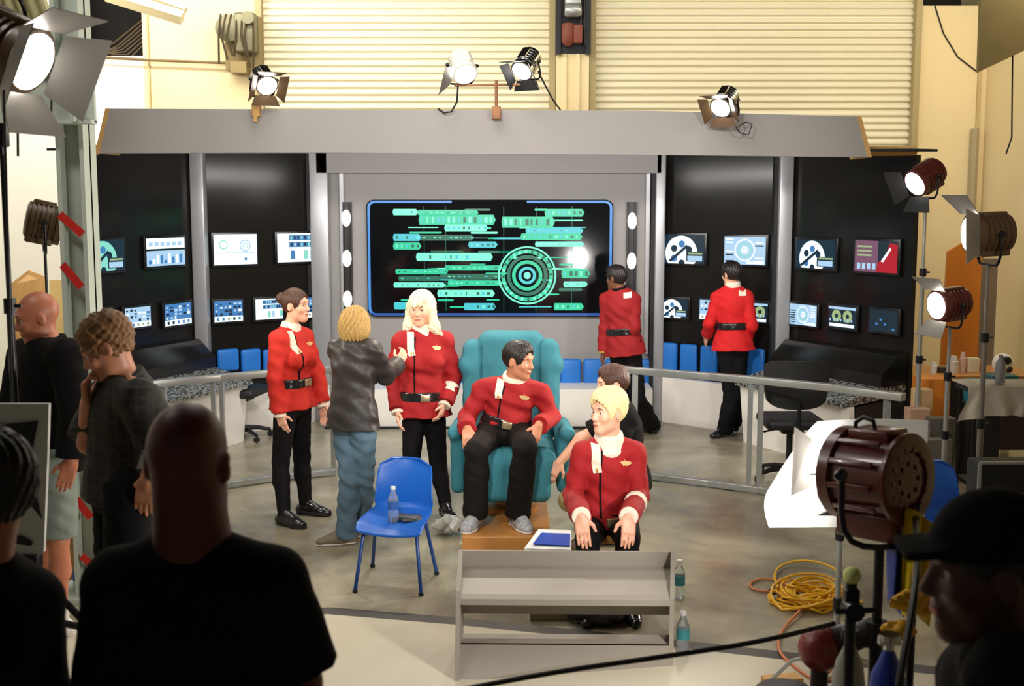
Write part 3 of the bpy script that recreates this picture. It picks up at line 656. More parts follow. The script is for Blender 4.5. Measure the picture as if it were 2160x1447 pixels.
def bvh_of(o): 
    me = o.data; vs = np.empty(len(me.vertices)*3, np.float32); me.vertices.foreach_get('co', vs); vs = vs.reshape(-1, 3)
    fs = np.empty(len(me.polygons)*4, np.int32); me.polygons.foreach_get('vertices', fs)
    return BVHTree.FromPolygons([tuple(v) for v in vs.tolist()], fs.reshape(-1, 4).tolist())
def fold_noise(amp, sc=1.0, seed=0):
    a = seed*1.7
    def f(X, Y, Z):
        return amp*(np.sin(X*31*sc+Z*19*sc+a+2.2*np.sin(Z*13*sc+a))*np.sin(Y*27*sc-Z*23*sc+a*2)+.5*np.sin(Z*57*sc+X*29*sc+2*np.sin(Y*21*sc+a)))
    return f
# ---- materials of people
def skin(name, c): return mat(name, c, .45, sss=.15, var=.08, vscale=14)
SK_fair = skin('fair skin', srgb(238, 178, 148)); SK_tan = skin('tan skin', srgb(206, 140, 106)); SK_brown = skin('brown skin', srgb(120, 76, 52)); SK_ruddy = skin('ruddy skin', srgb(190, 118, 88))
C_red = mat('red wool tunic', srgb(160, 14, 20), .8, bump=.25, bscale=90, var=.08, vscale=8)
C_orange = mat('orange red wool tunic', srgb(196, 34, 20), .8, bump=.25, bscale=90, var=.08, vscale=8)
C_whitec = mat('white ribbed cloth', srgb(240, 226, 206), .8, bump=.2, bscale=120)
C_black = mat('black trouser cloth', (.007, .006, .007), .85, spec=.15, bump=.2, bscale=60)
C_char = mat('dark brown black cloth', (.011, .008, .007), .85, spec=.2, bump=.2, bscale=60)
C_jean = mat('blue denim', srgb(84, 110, 128), .8, bump=.4, bscale=50, var=.35, vscale=9)
C_leath = mat('black brown leather', (.030, .024, .022), .48, bump=.3, bscale=30, var=.2)
C_tee = mat('black tee shirt cotton', (.008, .007, .007), .9, spec=.12, bump=.15)
C_gold = mat('gold trim', srgb(226, 170, 90), .35, metal=.6)
C_buck = mat('buckle metal', srgb(196, 178, 140), .3, metal=.8)
C_shoe = mat('black shoe leather', (.012, .012, .013), .18, coat=.4)
C_snk = mat('grey white sneaker mesh', srgb(160, 160, 162), .6, var=.98, vscale=60)
C_snw = mat('white sneaker', srgb(226, 220, 214), .6, var=.08)
C_khaki = mat('khaki cotton', srgb(170, 150, 104), .8, bump=.2); C_short = mat('grey green cotton shorts', srgb(120, 130, 120), .8, bump=.3, var=.25, vscale=10)
H_bl = mat('platinum hair', srgb(250, 236, 200), .4, bump=.5, bscale=60, stretch=(6, 6, 1), var=.12, vscale=20)
H_go = mat('golden blond hair', srgb(205, 165, 98), .5, bump=.8, bscale=60, stretch=(6, 6, 1), var=.55, vscale=22)
H_cr = mat('short blond hair', srgb(240, 220, 160), .5, bump=.5, bscale=90, var=.15, vscale=30)
H_br = mat('brown hair', srgb(74, 44, 30), .4, bump=.5, bscale=60, stretch=(4, 4, 1), var=.3, vscale=20)
H_dk = mat('dark hair', (.014, .009, .008), .4, bump=.4, bscale=70, var=.2)
H_cu = mat('curly light brown hair', srgb(132, 90, 48), .55, bump=.7, bscale=70, var=.4, vscale=30)
H_gy = mat('short greying hair', srgb(70, 54, 44), .6, bump=.4)
E_white = mat('eye white', (.8, .78, .75), .2); E_iris = mat('dark iris', (.02, .012, .01), .1); L_lip = mat('lip skin', srgb(196, 100, 92), .4); L_brow = mat('brow hair', srgb(96, 66, 44), .7)
def plaid():
    m = bpy.data.materials.new('dark checked shirt cloth'); m.use_nodes = True; nt = m.node_tree; b = nt.nodes['Principled BSDF']
    tc = nt.nodes.new('ShaderNodeTexCoord'); b.inputs['Roughness'].default_value = .8
    prev = None
    for k, (ax_, sc) in enumerate((('X', 26), ('Z', 26), ('X', 9))):
        wv = nt.nodes.new('ShaderNodeTexWave'); wv.bands_direction = ax_; wv.inputs['Scale'].default_value = sc/3.2; wv.inputs['Distortion'].default_value = .6
        nt.links.new(tc.outputs['Object'], wv.inputs[0]); r = nt.nodes.new('ShaderNodeMath'); r.operation = 'POWER'; r.inputs[1].default_value = 6
        nt.links.new(wv.outputs['Fac'], r.inputs[0])
        if prev is None: prev = r
        else:
            a = nt.nodes.new('ShaderNodeMath'); a.operation = 'MAXIMUM'; nt.links.new(prev.outputs[0], a.inputs[0]); nt.links.new(r.outputs[0], a.inputs[1]); prev = a
    mx = nt.nodes.new('ShaderNodeMix'); mx.data_type = 'RGBA'; mx.inputs['A'].default_value = (.012, .011, .009, 1); mx.inputs['B'].default_value = (.034, .029, .020, 1)
    nt.links.new(prev.outputs[0], mx.inputs['Factor']); nt.links.new(mx.outputs['Result'], b.inputs['Base Color']); return m
C_plaid = plaid()
# ---- body builder.  J: joints in world space
def lerp(a, b, t): return a+(b-a)*t
class Person:
    def __init__(s, label, base, J, h=.006, bw=1.0, female=False, hs=1.0, skinm=None, lw=1.0, aw=1.0, nk=None, name='person'):
        s.J = J; s.h = h; s.bw = bw; s.fem = female; s.q = hs; s.skin = skinm or SK_fair; s.lw = lw; s.aw = aw; s.nk = nk or (.86 if female else 1)
        s.root = thing(name, label, 'person', base)
        up = (J['neck']-J['pelvis']).normalized(); sd = (J['shR']-J['shL']); sd = (sd-up*sd.dot(up)).normalized(); fw = up.cross(sd)  # right x ... 
        if fw.dot(J['fwd']) < 0: fw = -fw
        s.up, s.sd, s.fw = up, sd, fw
        s.TR = Matrix((sd, fw, up)).transposed()
        hf = Vector(J['hf']).normalized(); hup = Vector(J.get('hup', (0, 0, 1))); hsd = hf.cross(hup).normalized(); hup = hsd.cross(hf)
        s.hf, s.hs, s.hu = hf, hsd, hup; s.HR = Matrix((hsd, hf, hup)).transposed()
    def torso(s, S, i, k=.05, cuts=(), pel=True, slim=1.0):
        J, b = s.J, s.bw; N, Pp = J['neck'], J['pelvis']; L = (N-Pp).length/.50; TR = s.TR
        ch = lerp(Pp, N, .66)
        S.el(ch, TR, (.145*b+i, .100*b+i, .175*L+i*.5), k, cuts)
        S.el(lerp(Pp, N, .30)+s.fw*.005, TR, (.125*b*slim+i, .095*b+i, .16*L+i*.5), k, cuts)
        if pel: S.el(Pp+Vector((0, 0, 0)), TR, ((.160 if s.fem else .150)*b+i, .110*b+i, .12+i*.5), k, cuts)
        for sh in ('shR', 'shL'):
            S.rc(J[sh], lerp(N, ch, .28), .052*b+i, .062*b+i, .03, None, cuts)
            S.rc(lerp(J[sh], N, .25)+s.up*.012, N-s.up*.005, .034+i*.8, .046+i*.6, .03, None, cuts)
        if s.fem:
            for q in (-1, 1): S.el(lerp(Pp, N, .60)+s.fw*(.085*b+i*.6)+s.sd*(q*.068*b), TR, (.062+i*.5, .052+i*.5, .062+i*.5), .05, cuts)
    def arms(s, S, i, k=.018, t=1.0, cuts=None, flare=0., a=None):
        a = a or s.aw
        for q in ('R', 'L'):
            sh, el, wr = s.J['sh'+q], s.J['el'+q], s.J['wr'+q]
            if t >= 1:
                w_ = (wr-el).normalized(); cp = wr-w_*.012
                S.rc(sh, el, .052*a+i, .040*a+i, k); S.rc(el, lerp(el, wr, t), .041*a+i, .028*a+i+flare, k, None, [(cp, w_)] if cuts else ())
            else:
                e = lerp(sh, el, t); w_ = (el-sh).normalized()
                S.rc(sh, lerp(sh, el, t+.1), .052*a+i, .047*a+i+flare, k, None, [(e, w_)])
    def legs(s, S, i, k=.02, t=1.0, flare=0., thigh=1.0, end=.0):
        l = s.lw
        for q in ('R', 'L'):
            hp_, kn, an = s.J['hip'+q], s.J['kn'+q], s.J['an'+q]
            if t >= 1:
                S.rc(hp_, kn, .082*l*thigh+i, .054*l+i, k)
                w_ = (an-kn).normalized()
                S.rc(kn, lerp(kn, an, .38)-s_back(kn, an, s.J['toe'+q])*.012, .052*l+i, .052*l+i+flare*.4, k)
                S.rc(lerp(kn, an, .3), an+w_*end, .050*l+i+flare*.3, .036*l+i+flare, k, None, [(an+w_*(end-.012), w_)] if (flare or i > 0) else ())
            else:
                e = lerp(hp_, kn, t); w_ = (kn-hp_).normalized()
                S.rc(hp_, lerp(hp_, kn, t+.08), .082*l*thigh+i, .062*l+i+flare, k, None, [(e, w_)])
    def hand(s, S, q, dirv, nrm, curl=.5, spread=.1):
        wr = s.J['wr'+q]; d = Vector(dirv).normalized(); n = Vector(nrm); n = (n-d*n.dot(d)).normalized(); t = d.cross(n)   # t: towards thumb side
        if q == 'L': t = -t
        z = 1.0 if not s.fem else .93
        R = Matrix((t, n, d)).transposed()
        S.rc(wr-d*.01, wr+d*.03, .025*z, .024*z, .012, (n, 1.35))
        S.bx(wr+d*.052*z, R, (.039*z, .014*z, .046*z), .012*z, .012)
        for k, (x, L, r) in enumerate(((.030, .070, .0088), (.010, .078, .0090), (-.010, .073, .0086), (-.029, .058, .0078))):
            a = wr+d*(.093-abs(x)*.12)*z+t*x*z; sp = t*(x*spread*4)
            d1 = (d*math.cos(curl*.6)+n*math.sin(curl*.6)+sp).normalized(); d2 = (d*math.cos(curl*1.6)+n*math.sin(curl*1.6)+sp).normalized()
            b = a+d1*L*.52*z; c = b+d2*L*.5*z
            S.rc(a-d*.01, b, r*z*1.05, r*z, .004); S.rc(b, c, r*z, r*z*.82, .003)
        a = wr+d*.018*z+t*.026*z; b = a+(d*.62+t*.62+n*.35).normalized()*.048*z; c = b+(d*.85+t*.25+n*.4).normalized()*.034*z
        S.rc(a, b, .0135*z, .0110*z, .010); S.rc(b, c, .0110*z, .0085*z, .004)
    def foot(s, S, q, i=0., gz=0.):
        an, t = s.J['an'+q], Vector(s.J['toe'+q]).normalized(); 
        g = s.J.get('gz', 0.0); heel = Vector((an.x, an.y, g+.038))-t*.035; ball = Vector((an.x, an.y, g+.03))+t*.115; toe = Vector((an.x, an.y, g+.026))+t*.165
        cut = [((0, 0, g), (0, 0, -1))]; sd = Vector((-t.y, t.x, 0))
        S.rc(an, heel+Vector((0, 0, .01)), .036+i, .034+i, .02, None, cut); S.rc(heel, ball, .034+i, .040+i, .02, (Vector((0, 0, 1)), 1.25), cut)
        S.rc(an+t*.02, ball+Vector((0, 0, .005)), .032+i, .028+i, .02, None, cut); S.rc(ball, toe, .038+i, .030+i, .02, (Vector((0, 0, 1)), 1.3), cut)
    def head(s, S):
        J, q = s.J, s.q; c = J['head']; R = s.HR; f, u, sd = s.hf*q, s.hu*q, s.hs*q
        r = lambda *a: tuple(x*q for x in a)
        S.rc(lerp(J['neck'], J['pelvis'], .03), c-u*.05-f*.012, .062*q*s.nk, .054*q*s.nk, .03)
        S.el(c+u*.018-f*.012, R, r(.076, .096, .092), .02); S.el(c-u*.035+f*.025, R, r(.064, .072, .082), .03)
        S.rc(c-u*.085+f*.03-sd*.03, c-u*.105+f*.068, .024*q, .022*q, .03); S.rc(c-u*.085+f*.03+sd*.03, c-u*.105+f*.068, .024*q, .022*q, .03)
        S.el(c-u*.108+f*.072, R, r(.024, .018, .018), .02)
        S.rc(c+u*.022+f*.082-sd*.03, c+u*.022+f*.082+sd*.03, .012*q, .012*q, .02)
        for k in (-1, 1):
            S.el(c+f*.098-u*.006+sd*(k*.031), R, r(.019, .016, .013), .012, op=1)
            S.el(c-u*.036+f*.066+sd*(k*.042), R, r(.022, .018, .02), .02)
            S.el(c-u*.020-f*.008+sd*(k*.078), R, r(.010, .019, .032), .006); S.el(c-u*.018+f*.0+sd*(k*.088), R, r(.006, .010, .019), .004, op=1)
        S.rc(c+f*.088+u*.004, c+f*.108-u*.036, .009*q, .0125*q, .012); S.rc(c+f*.098-u*.042-sd*.010, c+f*.098-u*.042+sd*.010, .008*q, .008*q, .008)
        S.el(c+f*.092-u*.066, R, r(.026, .012, .008), .008); S.el(c+f*.090-u*.078, R, r(.022, .012, .008), .008)
    def facebits(s):
        q = s.q; c = s.J['head']; f, u, sd = s.hf*q, s.hu*q, s.hs*q
        for k in (-1, 1):
            p = c+f*.0715-u*.006+sd*(k*.031); dv = (f+sd*(k*.05)).normalized()
            m = MB().ball(p, .0135*q, 0, 16).ball(p+dv*.0062*q, .0085*q, 1, 12)
            obj('eye', m, [E_white, E_iris], s.root, fixn=False)
            obj('eyebrow', MB().tube([c+f*.092+u*.018+sd*(k*.015), c+f*.094+u*.024+sd*(k*.032), c+f*.082+u*.020+sd*(k*.048)], [.0035*q, .004*q, .002*q], 6), s.brow if hasattr(s, 'brow') else L_brow, s.root)
        obj('lips', MB().ball(c+f*.0965-u*.072, .022*q, 0, 14, (1, .33, .42), s.HR), L_lip, s.root)
    def body(s, hands=True, hd=None, face=True, feet=True):
        S = Sdf(s.h); s.torso(S, 0); s.arms(S, 0); s.legs(S, 0)
        if feet: s.foot(S, 'R', -.012); s.foot(S, 'L', -.012)
        s.head(S)
        for q in ('R', 'L'):
            dv, nv, cu = hd[q] if hd else ((0, 0, -1), tuple(-s.sd if q == 'R' else s.sd), .5)
            s.hand(S, q, dv, nv, cu)
        s.b = S.build('body', s.skin, s.root); s.b['label'] = 'bare skin of head and hands'
        if face: s.facebits()
        return s.b
    # ---- garments
    def top(s, name, m, i=.016, hem=.10, flare=.03, sleeve=1.0, sflare=.012, noise=.0016, collar=.0, k=.045, skirt=True, nseed=1, slim=1.0, drape=None, front=None):
        S = Sdf(s.h); J = s.J; N, Pp = J['neck'], J['pelvis']
        hc = [(Pp+Vector(drape or -s.up)*hem, Vector(drape or -s.up))] if skirt else []
        s.torso(S, i, k, [(N+s.up*.022, s.up)]+hc, slim=slim)
        if skirt:
            dn = (drape or -s.up); hemp = Pp+Vector(dn)*hem
            S.rc(lerp(Pp, N, .25), hemp+Vector(dn)*.03, .128*s.bw+i, .155*s.bw+i+flare, .04, (s.fw, 1.32), [(hemp, Vector(dn))])
        s.arms(S, i, t=sleeve, cuts=True, flare=sflare)
        o = S.build(name, m, s.root, noise=fold_noise(noise, 1.0, nseed)); s.topo = o; s.bvh = bvh_of(o); return o
    def bottoms(s, name, m, i=.010, flare=.0, t=1.0, thigh=1.0, noise=.0012, end=0., waist=.08):
        S = Sdf(s.h); Pp = s.J['pelvis']; up = s.up
        S.el(Pp, s.TR, ((.160 if s.fem else .150)*s.bw+i, .110*s.bw+i, .13+i), .04, [(Pp+up*waist, up)])
        s.legs(S, i, t=t, flare=flare, thigh=thigh, end=end)
        return S.build(name, m, s.root, noise=fold_noise(noise, 1.2, 3))
    def belt(s, m, z=.12, w=.022, i=.028, buckle=True, name='belt'):
        S = Sdf(min(s.h, .006)); c = s.J['pelvis']+s.up*z
        cuts = [(c+s.up*w, s.up), (c-s.up*w, -s.up)]
        J, b = s.J, s.bw; N, Pp = J['neck'], J['pelvis']; L = (N-Pp).length/.50
        S.el(lerp(Pp, N, .30)+s.fw*.005, s.TR, (.125*b+i, .095*b+i, .16*L+i*.5), .05, cuts); S.el(Pp, s.TR, ((.160 if s.fem else .150)*b+i, .110*b+i, .12+i*.5), .05, cuts); S.el(lerp(Pp, N, .66), s.TR, (.145*b+i, .100*b+i, .175*L+i*.5), .05, cuts)
        S.rc(lerp(Pp, N, .25), Pp-s.up*.1, .128*b+i, .150*b+i+.01, .04, (s.fw, 1.32), cuts)
        o = S.build(name, m, s.root)
        if buckle:
            h = s.cast(0, z)
            if h: obj('belt_buckle', MB().box(h+s.fw*.018, (.035, .008, .026), s.TR, bev=.006), C_buck, s.root)
        return o
    def cast(s, x, z, back=False):      # hit the top garment from the front (or back) at side x, height z above pelvis
        f = s.fw if not back else -s.fw; o = s.J['pelvis']+s.up*z+s.sd*x
        h = s.bvh.ray_cast(o+f*.5, -f, 1.0); return h[0]
    def castn(s, x, z, back=False):
        f = s.fw if not back else -s.fw; o = s.J['pelvis']+s.up*z+s.sd*x
        h = s.bvh.ray_cast(o+f*.5, -f, 1.0); return h[0], h[1]
    def ribbon(s, name, m, pts, w, th=.008, n=14, back=False, sides=None):
        vs = []; fs = []; P_ = []
        for j in range(n+1):
            t = j/n*(len(pts)-1); a = int(min(t, len(pts)-2)); x = pts[a][0]+(pts[a+1][0]-pts[a][0])*(t-a); z = pts[a][1]+(pts[a+1][1]-pts[a][1])*(t-a)
            dx, dz = pts[a+1][0]-pts[a][0], pts[a+1][1]-pts[a][1]; L = math.hypot(dx, dz); nx, nz = -dz/L, dx/L
            l = s.castn(x+nx*w, z+nz*w, back); r = s.castn(x-nx*w, z-nz*w, back)
            if l[0] is None or r[0] is None: continue
            f = s.fw if not back else -s.fw
            P_.append((l[0], r[0], f))
        if len(P_) < 2: return None
        for (l, r, f) in P_: vs += [l-f*.004, l+f*th, r+f*th, r-f*.004]
        for j in range(len(P_)-1):
            for k in range(4): fs.append((4*j+k, 4*j+(k+1) % 4, 4*j+4+(k+1) % 4, 4*j+4+k))
        fs += [(3, 2, 1, 0), (4*len(P_)-4, 4*len(P_)-3, 4*len(P_)-2, 4*len(P_)-1)]
        return obj(name, MB().add(vs, fs), m, s.root)
    def collar(s, m, i=.012, hh=.055, name='turtleneck_collar'):
        S = Sdf(.005); N = s.J['neck']; d = (s.J['head']-s.hf*.012-s.hu*.05-N); L = d.length; d.normalize(); r = .060*(.88 if s.fem else 1)*s.q
        a = N-d*.01; b = N+d*hh
        S.rc(a, b+d*.03, r+i+.012, r+i, .01, None, [(b, d)]); S.rc(N-d*.03, a+d*.02, r+i+.03, r+i+.008, .02, None, [(b, d)])
        return S.build(name, m, s.root)
    def cuffs(s, m, i=.020, L=.05, off=.0, which='RL'):
        for q in which:
            el, wr = s.J['el'+q], s.J['wr'+q]; w_ = (wr-el).normalized(); p = wr-w_*off; S = Sdf(.005)
            S.rc(p-w_*(L+.03), p+w_*.03, .034*s.aw+i, .030*s.aw+i, .01, None, [(p+w_*.012, w_), (p-w_*L, -w_)]); S.build('cuff', m, s.root)
    def shoes(s, m, sole=None, i=.004, name='shoe', solez=.014, laces=None):
        g = s.J.get('gz', 0.)
        for q in ('R', 'L'):
            S = Sdf(.005); s.foot(S, q, i); an = s.J['an'+q]
            S.rc(an+Vector((0, 0, .045)), an+Vector((0, 0, .02)), .001, .001, 0, op=0)
            cutz = an.z+.028
            S2 = Sdf(.005)
            for p in S.pr[:-1]: S2.pr.append(p[:7]+(list(p[7])+[((0, 0, cutz), (0, 0, 1))],)+p[8:])
            o = S2.build(name, m, s.root)
            if sole:
                S3 = Sdf(.005)
                for p in S2.pr: 
                    p = list(p); p[3] += .006; p[4] += .006; p[7] = list(p[7])+[((0, 0, g+solez), (0, 0, 1))]; S3.pr.append(tuple(p))
                S3.build('shoe_sole', sole, o)
            t = Vector(s.J['toe'+q]).normalized(); sd = Vector((-t.y, t.x, 0)); c = Vector((an.x, an.y, g))
            if laces:
                mb = MB()
                for k in range(4):
                    zz = .098-k*.013+i; p = c+t*(.045+k*.022)+Vector((0, 0, zz)); mb.tube([p-sd*.022-Vector((0, 0, .006)), p+Vector((0, 0, .003)), p+sd*.022-Vector((0, 0, .006))], .004, 6)
                obj('shoe_laces', mb, laces, o)
    def hair(s, style, m, g=.012, seed=0):
        q = s.q; c = s.J['head']; R = s.HR; f, u, sd = s.hf*q, s.hu*q, s.hs*q; S = Sdf(.005); r = lambda *a: tuple(x*q for x in a)
        cc = np.array(c); F, U, D = np.array(s.hf), np.array(s.hu), np.array(s.hs)
        def strand(amp, fr):
            def fn(X, Y, Z):
                x, y, z = X-cc[0], Y-cc[1], Z-cc[2]
                a = np.arctan2(x*D[0]+y*D[1]+z*D[2], x*F[0]+y*F[1]+z*F[2]); hgt = x*U[0]+y*U[1]+z*U[2]
                return amp*np.sin(a*fr+6*np.sin(hgt*22+seed))+amp*.6*np.sin(a*fr*2.3+hgt*60)
            return fn
        base = (.076+g, .096+g, .092+g)
        if style in ('short', 'bun', 'curly', 'crop', 'shaved'):
            cl = -.055 if style != 'bun' else -.03
            S.el(c+u*.018-f*.012, R, r(*base), .02, [(c+u*cl-f*.0, (-s.hu*.86+s.hf*.3))] if style != 'bun' else ())
            if style == 'bun':
                S.el(c-f*.125+u*.035, R, r(.046, .040, .044), .010); 
            if style == 'shaved': pass
            if style in ('curly',): S.el(c-f*.02+u*.055, R, r(.088, .1, .07), .03)
            if style == 'crop': S.el(c-f*.01+u*.055, R, r(.090, .112, .078), .02)
            if style in ('short', 'crop'): S.el(c+f*.022+u*.080, R, r(.062, .055, .036), .03)
            S.el(c+f*.125-u*.038, R, r(.086+(.006 if style == 'crop' else 0), .092+(.012 if style == 'crop' else 0), .112), .01, op=1)
            for k in (-1, 1): S.el(c-u*.03+f*.002+sd*(k*.09), R, r(.03, .028, .045), .008, op=1)
            nz = None if style == 'shaved' else strand(.0026*q, 30) if style != 'curly' else (lambda X, Y, Z: .006*np.sin(X*150)*np.sin(Y*150)*np.sin(Z*150)+.003*np.sin(X*80+Z*90))
            if style == 'bun': S.el(c-u*.11, R, r(.09, .09, .05), .01, op=1)
        elif style == 'bob':
            S.el(c+u*.018-f*.012, R, r(.092, .110, .106), .02)
            S.el(c-u*.045-f*.020, R, r(.108, .100, .100), .04, [(c-u*.115, -s.hu)])
            S.el(c+f*.125-u*.045, R, r(.066, .085, .105), .012, op=1); S.el(c-u*.15+f*.03, R, r(.055, .055, .08), .02, op=1)
            nz = strand(.0055*q, 22)
        elif style == 'long':
            S.el(c+u*.022-f*.010, R, r(.094, .112, .108), .02)
            for k in (-1, 1):
                S.rc(c+sd*(k*.078)+f*.015, c+sd*(k*.098)-u*.15+f*.02, .034*q, .036*q, .03); S.rc(c+sd*(k*.098)-u*.13+f*.02, c+sd*(k*.135)-u*.205+f*.0, .034*q, .016*q, .03)
            S.rc(c-f*.05, c-f*.055-u*.17, .085*q, .075*q, .03, (s.hf, 1.4))
            S.el(c+f*.125-u*.05, R, r(.058, .085, .085), .012, op=1)
            S.rc(c+f*.075+u*.07-sd*.05, c+f*.1+u*.03+sd*.02, .02*q, .012*q, .02)
            nz = strand(.0045*q, 20)
        o = S.build('hair', m, s.root, noise=nz); return o
def s_back(kn, an, toe):
    t = Vector(toe); t = Vector((t.x, t.y, 0)); return t.normalized() if t.length > 0 else Vector((0, 0, 0))
def mk(Y, spec, fwd, toes=None, **kw):
    J = {}
    for k, v in spec.items():
        if len(v) == 2: v = (v[0], v[1], 0)
        J[k] = P(v[0], v[1], Y+v[2])
    J['fwd'] = Vector(fwd).normalized()
    for k, v in kw.items(): J[k] = v if isinstance(v, (int, float)) else Vector(v)
    return J
def gfoot(px, py, z=.085, gz=0.): g = G(px, py, gz); return Vector((g.x, g.y, gz+z))
def uniform(p, tunic, hem=.13, belt=True, strap=True, badge=True, flare=.03, bottoms_flare=.0, back=False, drape=None, cuffx=True, belty=.12, white_cuff=True, nseed=1, i=.017, collar=True):
    p.top('tunic', tunic, i=i, hem=hem, flare=flare, sflare=.014, noise=.0045, drape=drape, nseed=nseed, slim=.9)
    if collar: p.collar(C_whitec)
    L = (p.J['neck']-p.J['pelvis']).length
    if strap:
        x = .085*p.bw if not back else .085*p.bw
        o = p.ribbon('shoulder_strap', C_whitec, [(x, L+.035), (x+.004, L*.80), (x-.004, L*.70)] if not back else [(x, L+.03), (x, L*.86)], .024 if not back else .036, back=back, n=10)
        if not back:
            o2 = p.ribbon('chest_piping', C_tee, [(x-.03, L*.95), (x-.018, L*.70), (x-.02, belty+.02)], .005, .006, n=16)
            h = p.cast(x, L*.73)
            if h and o: obj('strap_pin', MB().box(h+p.fw*.012, (.006, .004, .012), p.TR, bev=.002), C_gold, o)
    if badge and not back:
        h, nn_ = p.castn(-.078*p.bw, L*.80)
        if h:
            s_, f_, u_ = p.sd, p.fw, p.up; mb = MB(); q = lambda x, z: h+s_*x+u_*z+f_*.006
            mb.slab([q(-.036, -.004), q(-.02, -.014), q(.02, -.014), q(.036, -.004), q(.036, .004), q(.018, .012), q(-.018, .012), q(-.036, .004)], f_*.003)
            mb.slab([q(-.012, -.02)+f_*.004, q(0, -.008)+f_*.004, q(.012, -.02)+f_*.004, q(.002, .026)+f_*.004], f_*.003)
            obj('chest_badge', mb, mat('gold badge', srgb(246, 214, 150), .35, metal=.3), p.root)
    if belt: p.belt(C_shoe, z=belty, i=i+.010, w=.020, buckle=not back)
    if white_cuff: p.cuffs(C_whitec, i=.014, L=.01, off=-.012)
# ================================================================ LAMPS
def spot(parent, loc, d, power, ang, col, size=.06, blend=.5):
    l = bpy.data.lights.new('lamp_light', 'SPOT'); l.energy = power; l.spot_size = math.radians(ang); l.spot_blend = blend; l.color = col; l.shadow_soft_size = size
    o = bpy.data.objects.new('lamp_light', l); o.location = loc; o.rotation_euler = Vector(d).to_track_quat('-Z', 'Y').to_euler(); link(o, parent); return o
LENS = em('lit lamp lens', (1, .96, .9), 14.0)
LENSW = em('warm lit lamp lens', (1, .9, .75), 9.0)
def fresnel(label, c, d, r, L, body, doors, yoke='under', power=200, ang=60, col=(1, .93, .82), lens=LENS, door_m=None, ribs=True, doorlen=1.5, name='studio_lamp', open_=(50, 50, 50, 50), size=None, lamp=True):
    """c = centre of the housing, d = direction the lamp shines"""
    c = Vector(c); d = Vector(d).normalized(); R = frame3(d); s_, f_, u_ = R.col[0].copy(), R.col[1].copy(), R.col[2].copy()
    e = thing(name, label, 'lamp', c)
    k = L/2; a = c-d*k
    prof = [(0, r*.35), (.004, r*.78), (L*.06, r*.92)]
    if ribs:
        for i in range(5):
            z = L*(.12+.13*i); prof += [(z, r*.92), (z+.002, r*1.0), (z+L*.06, r*1.0), (z+L*.06+.002, r*.92)]
    prof += [(L*.80, r*.95), (L*.82, r*1.06), (L*.98, r*1.06), (L, r*.98)]
    obj('lamp_housing', MB().lathe(a, d, prof, 32), body, e)
    obj('lamp_lens', MB().lathe(a+d*(L-.0), d, [(-.01, r*.9), (.003, r*.9), (r*.16, r*.6), (r*.22, .002)], 28), lens, e)
    obj('housing_foot', MB().box(c-u_*(r*.95)-d*L*.05, (r*.42, L*.36, r*.22), R, bev=r*.08), body, e)
    obj('vent_cap', MB().box(c+u_*(r*.95)-d*L*.05, (r*.4, L*.3, r*.14), R, bev=r*.06), body, e)
    if yoke:
        y0 = r*1.18; mb = MB(); pts = []
        g = {'under': Vector((0, 0, -1)), 'over': Vector((0, 0, 1)), 'back': -d}[yoke] if isinstance(yoke, str) else Vector(yoke)
        g = (g-s_*g.dot(s_)).normalized(); dep = r*1.55
        pts = [c+s_*y0, c+s_*y0+g*dep*.55]
        for i in range(7):
            t = math.pi/2*i/6; pts.append(c+s_*(y0-r*.45+r*.45*math.cos(t))+g*(dep*.55+r*.75*math.sin(t)))
        pts2 = [2*c.dot(s_)*s_-p_+2*(p_-s_*p_.dot(s_))-0*s_ if False else (p_-s_*(2*(p_-c).dot(s_))) for p_ in reversed(pts)]
        mb.tube(pts+pts2, max(.007, r*.075), 10)
        obj('lamp_yoke', mb, M_blk, e)
        obj('tilt_knob', MB().lathe(c+s_*y0, s_, [(0, r*.16), (r*.1, r*.16), (r*.24, r*.1)], 14), M_blk, e); obj('tilt_knob', MB().lathe(c-s_*y0, -s_, [(0, r*.16), (r*.1, r*.16), (r*.24, r*.1)], 14), M_blk, e)
        e['g'] = list(c+g*(dep*.55+r*.75)); del e['g']
        foot = c+g*(dep*.55+r*.75)
    else: foot = c
    if doors is True or doors:
        m_ = door_m or M_blk; fc = a+d*(L+.002); w_ = r*1.02
        for i, (sx, ux) in enumerate(((1, 0), (-1, 0), (0, 1), (0, -1))):
            if doors is not True and i not in doors: continue
            o_ = s_*sx+u_*ux; t_ = u_ if sx else s_; aa = math.radians(open_[i]); out = (d*math.cos(aa)+o_*math.sin(aa)); ln = r*doorlen
            p0 = fc+o_*w_; nrm = (o_*math.cos(aa)-d*math.sin(aa))
            hw0, hw1 = w_*.95, w_*1.35
            obj('barn_door', MB().slab([p0-t_*hw0, p0+t_*hw0, p0+t_*hw1+out*ln, p0-t_*hw1+out*ln], nrm*.004), m_, e)
    if lamp: spot(e, a+d*(L+r*.3), d, power, ang, col, size or r*.7)
    return e, foot
